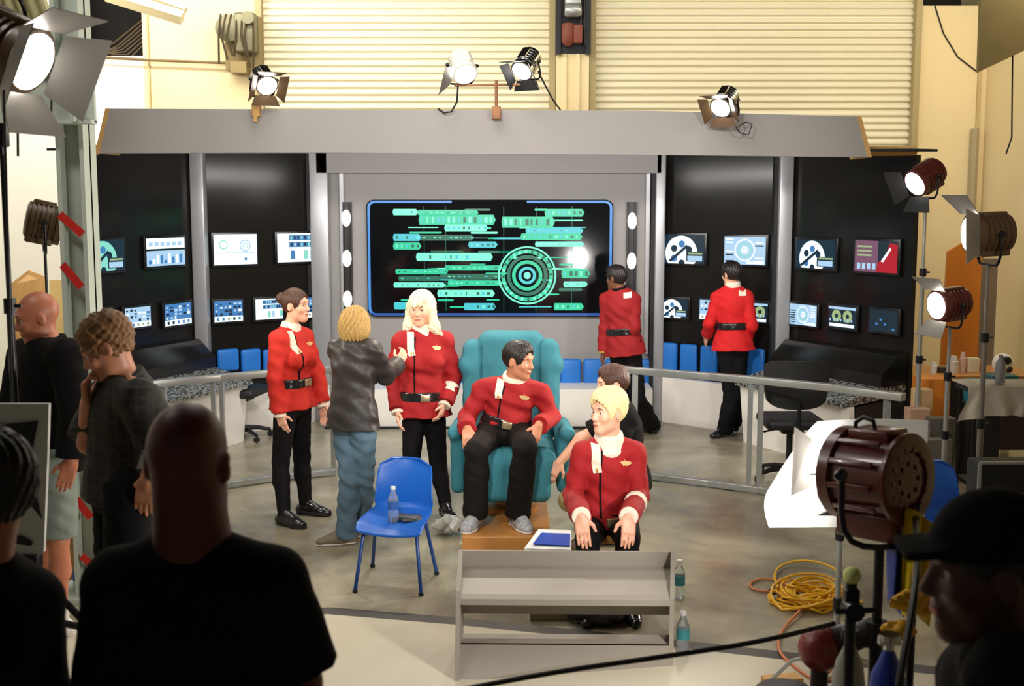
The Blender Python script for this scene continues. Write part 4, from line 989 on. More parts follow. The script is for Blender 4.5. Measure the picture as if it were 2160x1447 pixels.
def stand(label, top, zb, spread, m=M_alu, r=.016, legs=3, rot=.4, name='light_stand', hub=.28):
    top = Vector(top); e = thing(name, label, 'stand', (top.x, top.y, zb)); H = top.z-zb
    obj('stand_pole', MB().tube([(top.x, top.y, zb+hub*.4), (top.x, top.y, zb+H*.45)], r*1.3).tube([(top.x, top.y, zb+H*.45), (top.x, top.y, zb+H*.75)], r*1.05).tube([(top.x, top.y, zb+H*.75), top], r*.75), m, e)
    for z in (.45, .75):
        obj('stand_collar', MB().lathe((top.x, top.y, zb+H*z-.03), (0, 0, 1), [(0, r*1.7), (.06, r*1.7)], 14).tube([(top.x, top.y, zb+H*z), (top.x+.05, top.y-.01, zb+H*z)], .007, 8), M_blk, e)
    for k in range(legs):
        a = rot+2*math.pi*k/legs; x, y = math.cos(a)*spread, math.sin(a)*spread
        obj('stand_leg', MB().tube([(top.x, top.y, zb+hub), (top.x+x*.6, top.y+y*.6, zb+.18*hub/.28), (top.x+x, top.y+y, zb+.012)], r*.75, 8), m, e)
    obj('spreader_collar', MB().lathe((top.x, top.y, zb+hub-.03), (0, 0, 1), [(0, r*2), (.06, r*2)], 14), M_blk, e)
    return e
WARM = (1, .9, .76); 
def toward(c, t): return (Vector(t)-Vector(c)).normalized()
ACT = Vector((-.3, 8.0, 1.0))
# four lamps clamped on the header
HT = P(1000, 231, 9.5).z
def clamp(px, py, label, to, m=None):
    b = P(px, py, 9.5); e = thing('lamp_clamp', label, 'clamp', b)
    obj('clamp_jaw', MB().box((b.x, 9.47, HT-.01), (.03, .05, .05), bev=.008).box((b.x, 9.42, HT-.05), (.012, .012, .05)), m or M_woodl, e)
    obj('clamp_spigot', MB().tube([(b.x, 9.47, HT+.02), (b.x, 9.47, HT+.1), to], .011, 8), M_blk, e)
c = P(556, 168, 9.45); d = toward(c, (-.9, 8.0, .6))
_, ft = fresnel('small lamp with open black barn doors on the header, leftmost of four', c, (.45, -.75, -.6), .085, .19, M_chrome, True, (0, .5, -1), 110, 75, WARM, door_m=M_brownl, doorlen=.9)
clamp(543, 235, 'brass clamp holding the leftmost header lamp', ft)
c = P(975, 138, 9.45)
_, ft = fresnel('bright white lamp on the header crossbar, left one of the pair', c, (.25, -.7, -.75), .095, .22, M_white, (0,), (0, .5, -1), 120, 80, WARM, door_m=M_doorw)
c = P(1112, 132, 9.45)
_, ft2 = fresnel('lamp with a black barn door on the header crossbar, right one of the pair', c, (-.45, -.7, -.75), .085, .22, M_chrome, True, (0, .5, -1), 120, 80, WARM, door_m=M_blackm, doorlen=.95, open_=(20, 40, 40, 60))
e = thing('header_crossbar', 'thin rusty crossbar and post carrying the centre pair of header lamps', 'crossbar', P(1046, 236, 9.5))
a = P(960, 180, 9.47); b = P(1132, 178, 9.47); m_ = P(1047, 178, 9.47)
obj('crossbar_tube', MB().tube([a, b], .010, 8), mat('rusty tube', srgb(150, 104, 70), .5, metal=.3), e)
obj('crossbar_post', MB().tube([(m_.x, 9.47, m_.z+.03), (m_.x, 9.47, HT-.02)], .013, 8).box((m_.x, 9.46, HT-.03), (.035, .04, .05), bev=.006), MATS['rusty tube'], e)
obj('bar_hanger', MB().tube([a, ft], .011, 8).tube([b, ft2], .011, 8), M_blk, e)
c = P(1530, 212, 9.45)
_, ft = fresnel('lamp with white and brown barn doors on the header, rightmost of four', c, (-.5, -.7, -.65), .085, .21, M_chrome, True, (.2, .5, -1), 110, 75, WARM, door_m=M_brownl, doorlen=.9)
clamp(1545, 258, 'clamp holding the rightmost header lamp', ft, M_brownl)
mb = MB(); b = P(1545, 258, 9.44); mb.tube([b+V(0, -.02, 0), b+V(.05, -.03, -.08), b+V(.12, -.03, -.1), b+V(.15, -.03, -.02), b+V(.10, -.03, .0), b+V(.05, -.03, -.03)], .005, 6)
tag(obj('lamp_cable', mb, M_rubber), 'small loop of black cable hanging below the rightmost header lamp', 'cable')
a = P(966, 182, 9.44); tag(obj('lamp_cable', MB().tube([a, P(964, 215, 9.42), P(952, 236, 9.42), P(936, 238, 9.42), P(924, 230, 9.46)], .008, 6), M_rubber), 'grey cable looping off the left lamp of the header pair', 'cable')
tag(obj('lamp_cable', MB().tube([P(1135, 150, 9.47), P(1150, 180, 9.46), P(1166, 210, 9.5), P(1182, 232, 9.56)], .007, 6), M_rubber), 'black cable running down from the right lamp of the header pair', 'cable')
# stand lamps at right
c = P(1955, 372, 9.3); _, ft = fresnel('oxblood lamp high on a tall thin stand, uppermost of the right lamps', c, (-.80, -.35, -.45), .105, .26, M_maroon, (0, 3), 'under', 130, 50, WARM, door_m=M_blackm, doorlen=1.2)
stand('tall silver light stand carrying the uppermost right lamp', (ft.x, ft.y, ft.z), 0, .32)
c = P(2088, 492, 7.6); _, ft = fresnel('large lamp with grey barn doors at right, nearest the edge', c, (-1.0, -.10, -.05), .125, .27, M_brownl, (1, 2), 'under', 160, 70, WARM, door_m=M_doorw, doorlen=1.3, open_=(20, 35, 50, 50))
stand('grey light stand under the large barn door lamp at right edge', (ft.x, ft.y, ft.z), 0, .27, m=mat('grey stand paint', srgb(120, 112, 104), .4), rot=1.0)
c = P(2006, 640, 8.3); _, ft = fresnel('glaring lamp on the lower right stand, shining left at the set', c, (-.93, -.32, -.10), .105, .25, M_maroon, (2, 3), 'under', 260, 75, WARM, door_m=M_doorw, doorlen=1.2)
stand('silver light stand under the glaring lower right lamp', (ft.x, ft.y, ft.z), 0, .42, rot=.9)
# lamp at left behind the column
c = P(92, 468, 7.4); _, ft = fresnel('brown lamp on a stand at left, in front of the white wall', c, (.8, .35, -.2), .12, .22, M_brownl, (0,), 'under', 120, 60, WARM, door_m=M_blackm, doorlen=.6)
stand('thin black light stand under the brown left lamp', (ft.x, ft.y, ft.z), 0, .4, m=M_blk, r=.012)
# top left big lamp with four doors
c = P(6, 98, 4.6); d = toward(c, (-.2, 8.2, .9))
e, ft = fresnel('dazzling large lamp with wide barn doors at the top left corner', c, (.86, -.22, -.42), .125, .28, M_brownl, True, 'over', 60, 62, (1, .95, .88), door_m=M_doorw, doorlen=1.35, open_=(42, 42, 42, 42))
st = P(20, 240, 4.55)
sx = P(14, 600, 4.6).x
stand('black stand at the left edge holding the dazzling corner lamp', (sx, 4.62, 2.5), 0, .22, m=M_blk, r=.014, rot=2.3)
tag(obj('stand_knuckle', MB().box((sx, 4.6, P(14, 285, 4.6).z), (.03, .03, .045), bev=.008).box((sx, 4.6, P(14, 310, 4.6).z), (.018, .02, .03)).tube([(sx, 4.6, 2.5), (sx-.06, 4.6, 2.66), c+V(0, 0, .05)], .014), M_blk), 'black clamp knuckle high on the left edge stand', 'clamp')
for k, (xa, xb, y0, y1, Y) in enumerate(((8, 26, 190, 900, 4.3), (36, 38, 130, 330, 4.62), (110, 108, 136, 262, CYc-.25))):
    tag(obj('hanging_cable', MB().tube([P(xa, y0, Y), P((xa+xb)/2, (y0+y1)/2, Y), P(xb, y1, Y)], .005, 6), M_rubber), ['long thin cable hanging down past the left edge stand', 'short thin cable hanging below the corner lamp', 'thin cable hanging across the steel beam by the corner lamp'][k], 'cable')
# big fresnel at front right, with yoke stand
FY = 4.05; c = P(1846, 1003, FY); d = Vector((-.62, .76, -.06)).normalized()
e, ft = fresnel('big oxblood studio lamp seen from behind at lower right', c, d, .155, .27, M_maroon, (), None, 260, 130, (1, .96, .92), door_m=M_doorw, doorlen=1.0, open_=(60, 55, 60, 50), ribs=False, size=.1)
R = frame3(d); s_, u_ = R.col[0].copy(), R.col[2].copy()
bk = c-d*.135
for k in range(14):
    a = 2*math.pi*k/14; obj('vent_stud', MB().lathe(bk+(s_*math.cos(a)+u_*math.sin(a))*.105, -d, [(-.004, .011), (.006, .011), (.008, .003)], 10), M_maroon, e)
for k in range(8):
    a = 2*math.pi*k/8; obj('vent_stud', MB().lathe(bk+(s_*math.cos(a)+u_*math.sin(a))*.055, -d, [(-.004, .009), (.005, .009), (.007, .003)], 10), M_maroon, e)
obj('back_rim', MB().lathe(bk-d*.004, d, [(0, .10), (0, .150), (.006, .160), (.02, .160), (.022, .152)], 40, cap=False), M_maroon, e)
for k in range(12):
    a = 2*math.pi*k/12+.1; obj('cooling_rib', MB().box(c+(s_*math.cos(a)+u_*math.sin(a))*.158, (.010, .085, .006), Matrix((s_*(-math.sin(a))+u_*math.cos(a), d, s_*math.cos(a)+u_*math.sin(a))).transposed(), bev=.003), M_maroon, e)
obj('lower_box', MB().box(c-u_*.165-d*.01, (.09, .115, .045), R, bev=.01), M_maroon, e)
obj('top_handle', MB().tube([c+u_*.155-d*.02-s_*.02, c+u_*.195-d*.01-s_*.02, c+u_*.205+d*.03-s_*.02, c+u_*.185+d*.06-s_*.02, c+u_*.155+d*.065-s_*.02], .008, 8), M_blk, e)
# yoke facing the camera
yk = P(1848, 1148, FY+.0); lf, rt = P(1776, 985, FY-.02), P(1928, 1010, FY)
FZ = FY-.2; pts = [P(1776, 1000, FZ), P(1775, 1080, FZ), P(1780, 1118, FZ), P(1796, 1142, FZ), P(1822, 1153, FZ), P(1852, 1155, FZ), P(1890, 1153, FZ+.1), P(1914, 1142, FZ+.15), P(1929, 1118, FZ+.2), P(1931, 1080, FZ+.2), P(1929, 1010, FZ+.2)]
obj('lamp_yoke', MB().tube(pts, .011, 10), M_blk, e)
obj('tilt_knob', MB().lathe(P(1776, 1000, FY-.22), (-.5, -.8, 0), [(0, .02), (.03, .02), (.04, .012)], 14), M_blk, e)
base_ = P(1855, 1158, FY-.18)
stand('black stand under the big oxblood lamp', (base_.x, base_.y, base_.z), 0, .42, m=M_blk, r=.022, rot=.9, hub=.5)
for k, (px, py) in enumerate(((1868, 1282), (1902, 1290))):
    pass
# white bounce sheet, curled, standing behind the lamp
Y0 = 4.95
def bounce(u, v):
    # u across (left to right), v up: a flexible sheet curled towards the lamp at its left edge
    ang = -.15+1.25*(1-u)**2
    xl, xr = P(1612, 1000, 4.75).x, P(1945, 1000, 5.1).x
    x = xl+(xr-xl)*u; y = 5.05-.42*(1-u)**2.2+.10*math.sin(v*3)*(1-u)
    zt = P(1700+150*u, 872+20*u, 5.0).z; zb_ = P(1600, 1112, y).z
    cut = max(0, .32-u)/.32; zt_ = zt-cut**1.15*.24
    z = zb_+(zt_-zb_)*v
    x += .05*(1-v)*(1-u)*0
    return Vector((x, y, z+.0))
tag(obj('bounce_sheet', MB().grid(bounce, 28, 20, thick=(0, .006, 0)), mat('white foam sheet', (.86, .85, .82), .6)), 'curled white reflector sheet lit by the big oxblood lamp', 'reflector')
a = bounce(.55, 0); b = P(1740, 1105, 5.05)
stand('thin grey stand holding up the curled white reflector sheet', (a.x, 5.12, P(1740, 1000, 5.1).z), 0, .35, m=M_alu, r=.012)
# grey door-like panel in front of sheet = left barn door of big lamp
p4 = [P(1668, 1047, 4.45), P(1712, 1027, 4.3), P(1712, 925, 4.3), P(1676, 900, 4.45)]
e['x'] = 1; del e['x']
o = obj('side_flap', MB().slab(p4, (0, .004, 0)), mat('grey flap metal', srgb(96, 92, 86), .6), e)
obj('lower_flap', MB().slab([P(1722, 1088, 4.25), P(1776, 1088, 4.1), P(1776, 1070, 4.1), P(1752, 1072, 4.2)], (0, .004, 0)), M_blk, e)
obj('side_vent', MB().lathe(P(1750, 1040, 4.12), (-.7, -.7, 0), [(0, .045), (.02, .04), (.03, .02)], 16), M_alu, e)
obj('flap_link', MB().tube([P(1712, 1000, 4.3), P(1776, 1000, 4.1)], .005, 6), M_blk, e)
# ================================================================ RAILINGS
def railing(label, pts, h, posts, name='railing', lo=.012):
    e = thing(name, label, 'railing', pts[0])
    t = [Vector((p.x, p.y, h)) for p in pts]; b = [Vector((p.x, p.y, .035)) for p in pts]
    obj('top_rail', MB().tube(t, .030, 4) if False else rail_mesh(t, .034, .028), M_alu, e)
    obj('floor_rail', rail_mesh(b, .03, .025), M_alu, e)
    for q in posts:
        obj('rail_post', MB().box((q[0].x, q[0].y, h/2), (q[1], .022, h/2-.01)), M_alu, e)
    return e
def rail_mesh(pts, w, h):
    mb = MB()
    for a, b in zip(pts, pts[1:]):
        d = (b-a); L = d.length; R = frame3(d); mb.box((a+b)/2, (w, L/2+.006, h), R, bev=.006)
    return mb
RHT = .90
def rp(px, py):   # point under the top rail
    return G(px, py, RHT)
lp = [rp(300, 812), rp(462, 797), rp(580, 786), rp(702, 779)]
railing('aluminium railing curving behind the women at left', [Vector((p.x, p.y, 0)) for p in lp], RHT, [(rp(449, 798), .016), (rp(467, 797), .016), (rp(700, 779), .018), (rp(345, 808), .016)])
lr = [rp(1303, 778), rp(1392, 786), rp(1500, 794), rp(1608, 803), rp(1760, 818), rp(1905, 838)]
railing('aluminium railing curving in front of the right monitors', [Vector((p.x, p.y, 0)) for p in lr], RHT, [(rp(1340, 781), .022), (rp(1584, 801), .016), (rp(1606, 803), .018), (rp(1872, 833), .022)])
# ================================================================ GREY CONSOLE at front
def PZ(px, py, Y, z): v = P(px, py, Y); return Vector((v.x, Y, z))
xL, xR = P(962, 1300, 5.62).x, P(1422, 1300, 5.60).x
yLf, yRf, yLb, yRb = 5.62, 5.60, 5.97, 5.95
e = thing('grey_console', 'low grey console with sloping tray and open shelf at front', 'console', ((xL+xR)/2, 5.8, 0))
def side(x, yf, yb, s):
    prof = [(yf, 0), (yb, 0), (yb, .49), (yb-.05, .50), (yf+.02, .33), (yf, .30)]
    a = [Vector((x, y, z)) for y, z in prof]; return MB().slab(a, (s*.02, 0, 0))
xLb, xRb = P(968, 1165, yLb).x, P(1424, 1168, yRb).x
def sidep(xf, xb, yf, yb, s, fb=0):
    f = lambda t: xf+(xb-xf)*t
    prof = [(fb, 0), (1, 0), (1, .485), (.88, .50), (.08, .375), (0, .35)]
    return MB().slab([Vector((f(t), yf+(yb-yf)*t, z)) for t, z in prof], (s*.022, 0, 0))
obj('side_panel', sidep(xL, xLb, yLf, yLb, 1, -.6), M_console, e); obj('side_panel', sidep(xR, xRb, yRf, yRb, -1), M_console, e)
def span(p, q, off, m, nm):   # p,q = ((t,z),(t,z)) across the width
    f = lambda X0, X1, Y0, Y1, t: (X0+(X1-X0)*t, Y0+(Y1-Y0)*t)
    L = [Vector((*f(xL+.02, xLb+.02, yLf, yLb, t), z)) for t, z in (p, q)]; R_ = [Vector((*f(xR-.02, xRb-.02, yRf, yRb, t), z)) for t, z in (p, q)]
    return obj(nm, MB().slab([L[0], R_[0], R_[1], L[1]], off), m, e)
span((1.0, .36), (.97, .485), (0, .018, 0), M_console, 'back_panel')
span((.97, .40), (.10, .36), (0, 0, -.018), M_console, 'sloping_tray')
span((.10, .36), (.0, .345), (0, 0, -.03), M_console, 'tray_lip')
span((.45, .335), (.45, .215), (0, .018, 0), M_console, 'apron')
span((.0, .115), (.42, .115), (0, 0, -.018), M_console, 'lower_shelf')
obj('kick_panel', MB().slab([Vector((xL+.01, yLf, .115)), Vector((xR-.02, yRf, .115)), Vector((xR-.02, yRf, .0)), Vector((xL-.0, yLf-.21, .0))], (0, .018, 0)), M_console, e)
# ================================================================ blue school chair
def blue_chair(label, fl, fr, bl_, br_, sz, bz, tilt=.06, name='plastic_chair'):
    fl, fr, bl_, br_ = map(Vector, (fl, fr, bl_, br_)); c = (fl+fr+bl_+br_)/4
    e = thing(name, label, 'chair', (c.x, c.y, 0)); ux = ((fr-fl)+(br_-bl_)).normalized(); uy = ((bl_-fl)+(br_-fr)).normalized()
    w = ((fr-fl).length+(br_-bl_).length)/4; dd = ((bl_-fl).length+(br_-fr).length)/4
    def seat(u, v):
        a = (u-.5)*2; b = (v-.5)*2; wx = w*(.98-.08*v)
        z = sz+.018*a*a-.012*(1-b*b)*(1-a*a)-(.03*max(0, -b-.7)/.3)**1.0*(1)
        rx = 1-.06*max(0, abs(b)-.8)/.2
        return c+ux*(a*wx*rx)+uy*(b*dd*.95)+Vector((0, 0, z))
    def back(u, v):
        a = (u-.5)*2; H = bz-sz
        wx = w*(.90-.10*v-.28*max(0, v-.86)**1.2/.14**1.2*.5); 
        if v > .8: wx *= math.sqrt(max(.05, 1-((v-.8)/.2)**3*.55))
        y = dd*.93+.02+.10*v*v*1.0-.03*(1-a*a)*0+.035*(a*a-.5)*-1*.6
        z = sz+.0+H*v-.03*v*v*a*a*0
        if v < .15: y = dd*.93+.02*v/.15
        return c+ux*(a*wx)+uy*y+Vector((0, 0, z))
    mb = MB().grid(seat, 16, 16, thick=(0, 0, -.008)).grid(back, 16, 20, thick=tuple(uy*.008))
    for r_ in (0,): mb.tube([seat(0, t/8)-Vector((0, 0, .005)) for t in range(9)], .008, 8).tube([seat(1, t/8)-Vector((0, 0, .005)) for t in range(9)], .008, 8).tube([seat(t/8, 0)-Vector((0, 0, .008)) for t in range(9)], .010, 8)
    mb.tube([back(t/8, 1) for t in range(9)], .008, 8).tube([back(0, t/8) for t in range(1, 9)], .007, 8).tube([back(1, t/8) for t in range(1, 9)], .007, 8)
    obj('seat_shell', mb, M_blue, e)
    M_leg = mat('blue leg enamel', srgb(30, 70, 140), .3)
    for p_, q in ((fl, seat(.12, .2)), (fr, seat(.88, .2)), (bl_, seat(.12, .75)), (br_, seat(.88, .75))):
        o = obj('chair_leg', MB().tube([(q.x, q.y, sz-.012), (q.x+(p_.x-q.x)*.25, q.y+(p_.y-q.y)*.25, sz-.05), (p_.x, p_.y, .012)], .0115, 10), M_leg, e)
        obj('leg_cap', MB().lathe((p_.x, p_.y, 0), (0, 0, 1), [(0, .015), (.018, .015)], 12), M_rubber, o)
    return e, seat
e, seatf = blue_chair('blue plastic school chair with a water bottle on its seat', G(749, 1250), G(888, 1257), G(786, 1196), G(921, 1212), .385, .69)
def bottle(label, loc, h=.20, r=.031, name='water_bottle', blue=True):
    loc = Vector(loc); e = thing(name, label, 'bottle', loc); gl = mat('clear water plastic', (.85, .93, .98), .05, trans=.85)
    obj('bottle_body', MB().lathe(loc, (0, 0, 1), [(0, r*.8), (.008, r), (h*.3, r), (h*.33, r*.94), (h*.36, r), (h*.66, r), (h*.8, r*.62), (h*.88, r*.42), (h*.93, r*.42)], 24), gl, e)
    obj('bottle_label', MB().lathe(loc+V(0, 0, h*.36), (0, 0, 1), [(0, r*1.02), (h*.24, r*1.02)], 24, cap=False), mat('blue bottle label', srgb(50, 96, 170), .5) if blue else mat('teal bottle label', srgb(60, 140, 150), .5), e)
    obj('bottle_cap', MB().lathe(loc+V(0, 0, h*.92), (0, 0, 1), [(0, r*.48), (h*.08, r*.48)], 18), mat('white cap', (.8, .8, .8), .4), e)
sp = seatf(.47, .48); bottle('clear water bottle with blue label standing on the blue chair', sp+V(0, 0, .002), .215, .032)
q = seatf(.66, .62)
tag(obj('folded_papers', MB().box(q+V(0, 0, .014), (.075, .05, .012), Matrix.Rotation(-.3, 3, 'Z'), bev=.004).box(q+V(.03, -.03, .012), (.06, .04, .006), Matrix.Rotation(.2, 3, 'Z'), bev=.003), mat('dark pouch', srgb(56, 58, 60), .5, var=.3)), 'small dark pouch lying on the blue chair behind the bottle', 'pouch')
# second blue chair behind big lamp
e, seatf2 = blue_chair('second blue plastic chair, half hidden behind the big oxblood lamp', V(2.38, 6.40, 0), V(2.74, 6.48, 0), V(2.32, 6.80, 0), V(2.68, 6.88, 0), .43, .74)
# ================================================================ apple box, platform, tablet
bx0, bx1 = P(974, 1140, 7.45).x, P(1162, 1140, 7.45).x
tag(obj('wooden_platform', MB().box(((bx0+bx1)/2, 7.95, .065), ((bx1-bx0)/2, .50, .065), bev=.006), M_wood), 'low wooden platform box under the teal armchair', 'platform')
e = thing('button_tray', 'white tray with blue glowing panel leaning beside the wooden platform', 'control panel', G(1150, 1165))
a = [P(1106, 1156, 6.75), P(1205, 1160, 6.75), P(1205, 1118, 7.05), P(1136, 1116, 7.05)]
obj('tray_board', MB().slab(a, (0, 0, -.02)), mat('white tray', (.75, .75, .75), .4), e)
obj('blue_panel_sheet', MB().slab([P(1124, 1148, 6.79), P(1202, 1152, 6.79), P(1203, 1127, 6.99), P(1142, 1125, 6.99)], (0, 0, .004)), mat('printed blue panel', srgb(30, 70, 170), .3), e)
obj('tray_support', MB().box(((P(1170, 1140, 6.9)).x, 6.9, P(1150, 1150, 6.8).z/2-.02), (.08, .05, P(1150, 1150, 6.8).z/2-.02)), M_blackm, e)
def blob(label, c, r, m, name, cat, n=24, amp=.25, sc=(1, 1, .7), seed=1, parent=None):
    rnd = random.Random(seed); ph = [rnd.uniform(0, 6) for _ in range(6)]; c = Vector(c); mb = MB(); vs = []; k = n//2
    for i in range(k+1):
        t = math.pi*i/k
        for j in range(n):
            a = 2*math.pi*j/n; w_ = 1+amp*(math.sin(3*a+ph[0]+2*t)*.4+math.sin(5*a+ph[1])*math.sin(4*t+ph[2])*.35+math.sin(9*a+ph[3])*math.sin(7*t+ph[4])*.25)*math.sin(t)
            z = r*sc[2]*math.cos(t)*w_; vs.append(c+Vector((r*sc[0]*math.sin(t)*math.cos(a)*w_, r*sc[1]*math.sin(t)*math.sin(a)*w_, max(z, -r*sc[2]*.9))))
    mb.add(vs, [(i*n+j, (i+1)*n+j, (i+1)*n+(j+1) % n, i*n+(j+1) % n) for i in range(k) for j in range(n)], 0, True)
    o = obj(name, mb, m, parent)
    return tag(o, label, cat) if parent is None else o
blob('crumpled translucent plastic bag on the floor left of the wooden platform', G(948, 1128)+V(0, 0, .075), .10, mat('clear crumpled plastic', (.75, .75, .7), .3, bump=.5, trans=.3), 'plastic_bag', 'bag', sc=(.9, .8, .6), amp=.7, n=40)
# ================================================================ teal armchair
ac = Vector((P(1078, 900, 8.2).x, 8.17, .13))
e = thing('teal_armchair', 'teal velour swivel armchair under the seated man', 'armchair', ac)
def sdfobj(S, nm, m, par, nz=None): return S.build(nm, m, par, noise=nz)
I3 = Matrix.Identity(3)
S = Sdf(.010); S.bx(ac+V(0, -.08, .40), I3, (.31, .33, .10), .08, .03); S.bx(ac+V(0, -.36, .30), I3, (.27, .07, .16), .06, .05); sdfobj(S, 'seat_cushion', M_teal, e, fold_noise(.003, .6))
S = Sdf(.010); Rb = Matrix.Rotation(-.16, 3, 'X')
bz = P(1080, 697, 8.5).z
S.bx(ac+V(0, .34, .75), Rb, (.235, .09, .46), .085, .05); S.bx(ac+V(0, .41, bz-.13-.22), Rb, (.225, .08, .20), .08, .06); sdfobj(S, 'back_cushion', M_teal, e, fold_noise(.003, .6))
for s_ in (-1, 1):
    S = Sdf(.010); S.bx(ac+V(s_*.27, .36, .80), Rb@Matrix.Rotation(s_*.18, 3, 'Z'), (.075, .11, .36), .07, .05); S.rc(ac+V(s_*.25, .40, 1.04), ac+V(s_*.325, .34, .98), .06, .06, .04); sdfobj(S, 'back_wing', M_teal, e, fold_noise(.003, .6))
    S = Sdf(.010); S.rc(ac+V(s_*.36, .22, .56), ac+V(s_*.38, -.32, .60), .055, .05, .02); S.bx(ac+V(s_*.36, -.05, .38), I3, (.05, .28, .20), .045, .04); sdfobj(S, 'armrest', M_teal, e, fold_noise(.002, .6))
obj('swivel_pedestal', MB().lathe(ac, (0, 0, 1), [(0, .19), (.03, .19), (.05, .12), (.2, .10), (.28, .16)], 28), M_wood, e)
obj('seat_frame', MB().box(ac+V(0, 0, .26), (.26, .26, .03), bev=.02), M_blk, e)
# stool under the blonde
e = thing('wooden_stool', 'wooden stool hidden under the short haired blond officer', 'stool', (P(1282, 1100, 6.68).x, 6.70, 0)); sx_ = P(1282, 1100, 6.68).x
obj('stool_seat', MB().box((sx_, 6.70, .37), (.17, .16, .02), bev=.01), M_wood, e)
for a in (-1, 1):
    for b in (-1, 1): obj('stool_leg', MB().tube([(sx_+a*.14, 6.70+b*.13, .36), (sx_+a*.15, 6.70+b*.14, 0)], .018, 8), M_wood, e)
# ================================================================ office chairs
def office_chair(label, c, rot, back=True, seatz=.50, bw=.22, bh=.24):
    c = Vector(c); R = Matrix.Rotation(rot, 3, 'Z'); e = thing('office_chair', label, 'chair', c); T = lambda x, y, z: c+R@V(x, y, z)
    obj('seat_cushion', MB().box(T(0, 0, seatz), (.24, .23, .045), R, bev=.04), M_blackm, e)
    obj('gas_column', MB().tube([T(0, 0, .10), T(0, 0, seatz-.04)], .026, 12).box(T(0, 0, seatz-.07), (.09, .12, .02), R, bev=.01).tube([T(.1, 0, seatz-.07), T(.22, .02, seatz-.09)], .008, 8), M_blk, e)
    for k in range(5):
        a = 2*math.pi*k/5+.3; x, y = math.cos(a), math.sin(a)
        o = obj('base_arm', MB().tube([T(0, 0, .11), T(x*.16, y*.16, .10), T(x*.29, y*.29, .07)], [.028, .022, .016], 8), M_blk, e)
        obj('caster', MB().lathe(T(x*.29-.015, y*.29, .030), R@V(1, 0, 0), [(0, .028), (.03, .028)], 14).tube([T(x*.29, y*.29, .03), T(x*.29, y*.29, .075)], .008, 8), M_rubber, o)
    if back:
        def bk(u, v):
            a = (u-.5)*2; b = (v-.5)*2; wx = bw*(1-.0*b); sq = (1-abs(a)**3.0)**(1/3.0)
            lo = -bh*sq*.95; hi = bh*(1-abs(a)**8*.2); z = lo+(hi-lo)*v
            return T(a*wx, .24+.05*a*a*-1+.02*v, seatz+.32+z)
        obj('backrest', MB().grid(bk, 20, 14, thick=tuple(R@V(0, -.05, 0))), M_blackm, e)
        obj('back_bracket', MB().tube([T(0, .1, seatz-.05), T(0, .30, seatz-.04), T(0, .30, seatz+.2)], .018, 8), M_blk, e)
g = G(508, 925); office_chair('black office chair behind the railing, left of the woman with the bun', (g.x, g.y, 0), 1.4, back=False, seatz=.47)
g = G(1688, 960); office_chair('black office chair with rounded back in front of the far right console', (P(1685, 816, 9.3).x, 9.56, 0), math.pi, seatz=.50, bw=.26, bh=.20)
# ================================================================ floor items
bottle('clear bottle standing on the floor at the right end of the grey console', G(1432, 1262)+V(0, 0, 0), .23, .034, blue=False)
bottle('clear bottle on the floor at the near right corner of the grey console', G(1440, 1378)+V(0.0, 0, .0), .22, .033, blue=False)
bottle('water bottle on the floor at the foot of the steel column', G(170, 1248)+V(0, -.02, 0), .21, .033)
g = G(1270, 1345); blob('black crumpled bag on the floor seen under the grey console', (g.x, 6.25, .055), .17, mat('black nylon', (.015, .013, .014), .4, bump=.5), 'black_bag', 'bag', sc=(1, .7, .36), seed=4)
tag(obj('cardboard_flap', MB().box((G(1165, 1320).x, 6.35, .04), (.12, .09, .04), bev=.004), mat('khaki cardboard', srgb(130, 122, 90), .7)), 'khaki box on the floor left of the black bag under the console', 'box')
def smooth(pts, it=3):
    for _ in range(it):
        q = [pts[0]]
        for a, b in zip(pts, pts[1:]): q += [a*.75+b*.25, a*.25+b*.75]
        pts = q+[pts[-1]]
    return pts
def coil(c, rx, ry, n, r, seed, zt=.10, jit=.04):
    rnd = random.Random(seed); pts = []
    for k in range(n*18):
        a = 2*math.pi*k/18; kk = k/(n*18); R_ = 1-.35*abs(math.sin(kk*n*.9))+.0
        pts.append(Vector((c[0]+rx*R_*math.cos(a)+jit*math.sin(k*.37+seed), c[1]+ry*R_*math.sin(a)+jit*math.cos(k*.23+seed), r+zt*abs(math.sin(kk*n*1.3+a*.5))*(.3+.7*kk))))
    return pts
g = G(1712, 1272); mb = MB(); mb.tube(coil(g, .25, .20, 11, .007, 2), .0075, 6).tube(coil(g, .17, .15, 6, .007, 5, .13), .0075, 6).tube(smooth([G(1655, 1262, .01), G(1628, 1215, .03), G(1650, 1188, .02), G(1700, 1180, .05), G(1750, 1192, .05), G(1775, 1212, .03)]), .0075, 8)
e = thing('extension_cord', 'yellow extension cord heaped in a coil on the floor', 'cord', (g.x, g.y, 0)); obj('cord_coil', mb, mat('yellow cord rubber', srgb(232, 176, 20), .4), e); obj('cord_socket', MB().tube([G(1775, 1212, .04), G(1792, 1219, .04)], .018, 8), M_rubber, e)
e = thing('extension_cord', 'orange extension cord running from the yellow coil toward the camera', 'cord', G(1690, 1290)); OR = mat('orange cord rubber', srgb(206, 124, 78), .5)
obj('cord_line', MB().tube(smooth([G(1700, 1262, .03), G(1692, 1285, .03), G(1655, 1320, .012), G(1640, 1350, .02), G(1645, 1380, .02), G(1675, 1405, .02), G(1700, 1425, .02), G(1730, 1440, .02), G(1790, 1425, .02), G(1760, 1405, .04), G(1725, 1440, .02), G(1700, 1500, .02)]), .008, 8).tube(smooth([G(1680, 1245, .02), G(1640, 1222, .012), G(1600, 1220, .012), G(1578, 1232, .012), G(1590, 1245, .012), G(1625, 1248, .012)]), .008, 8), OR, e)
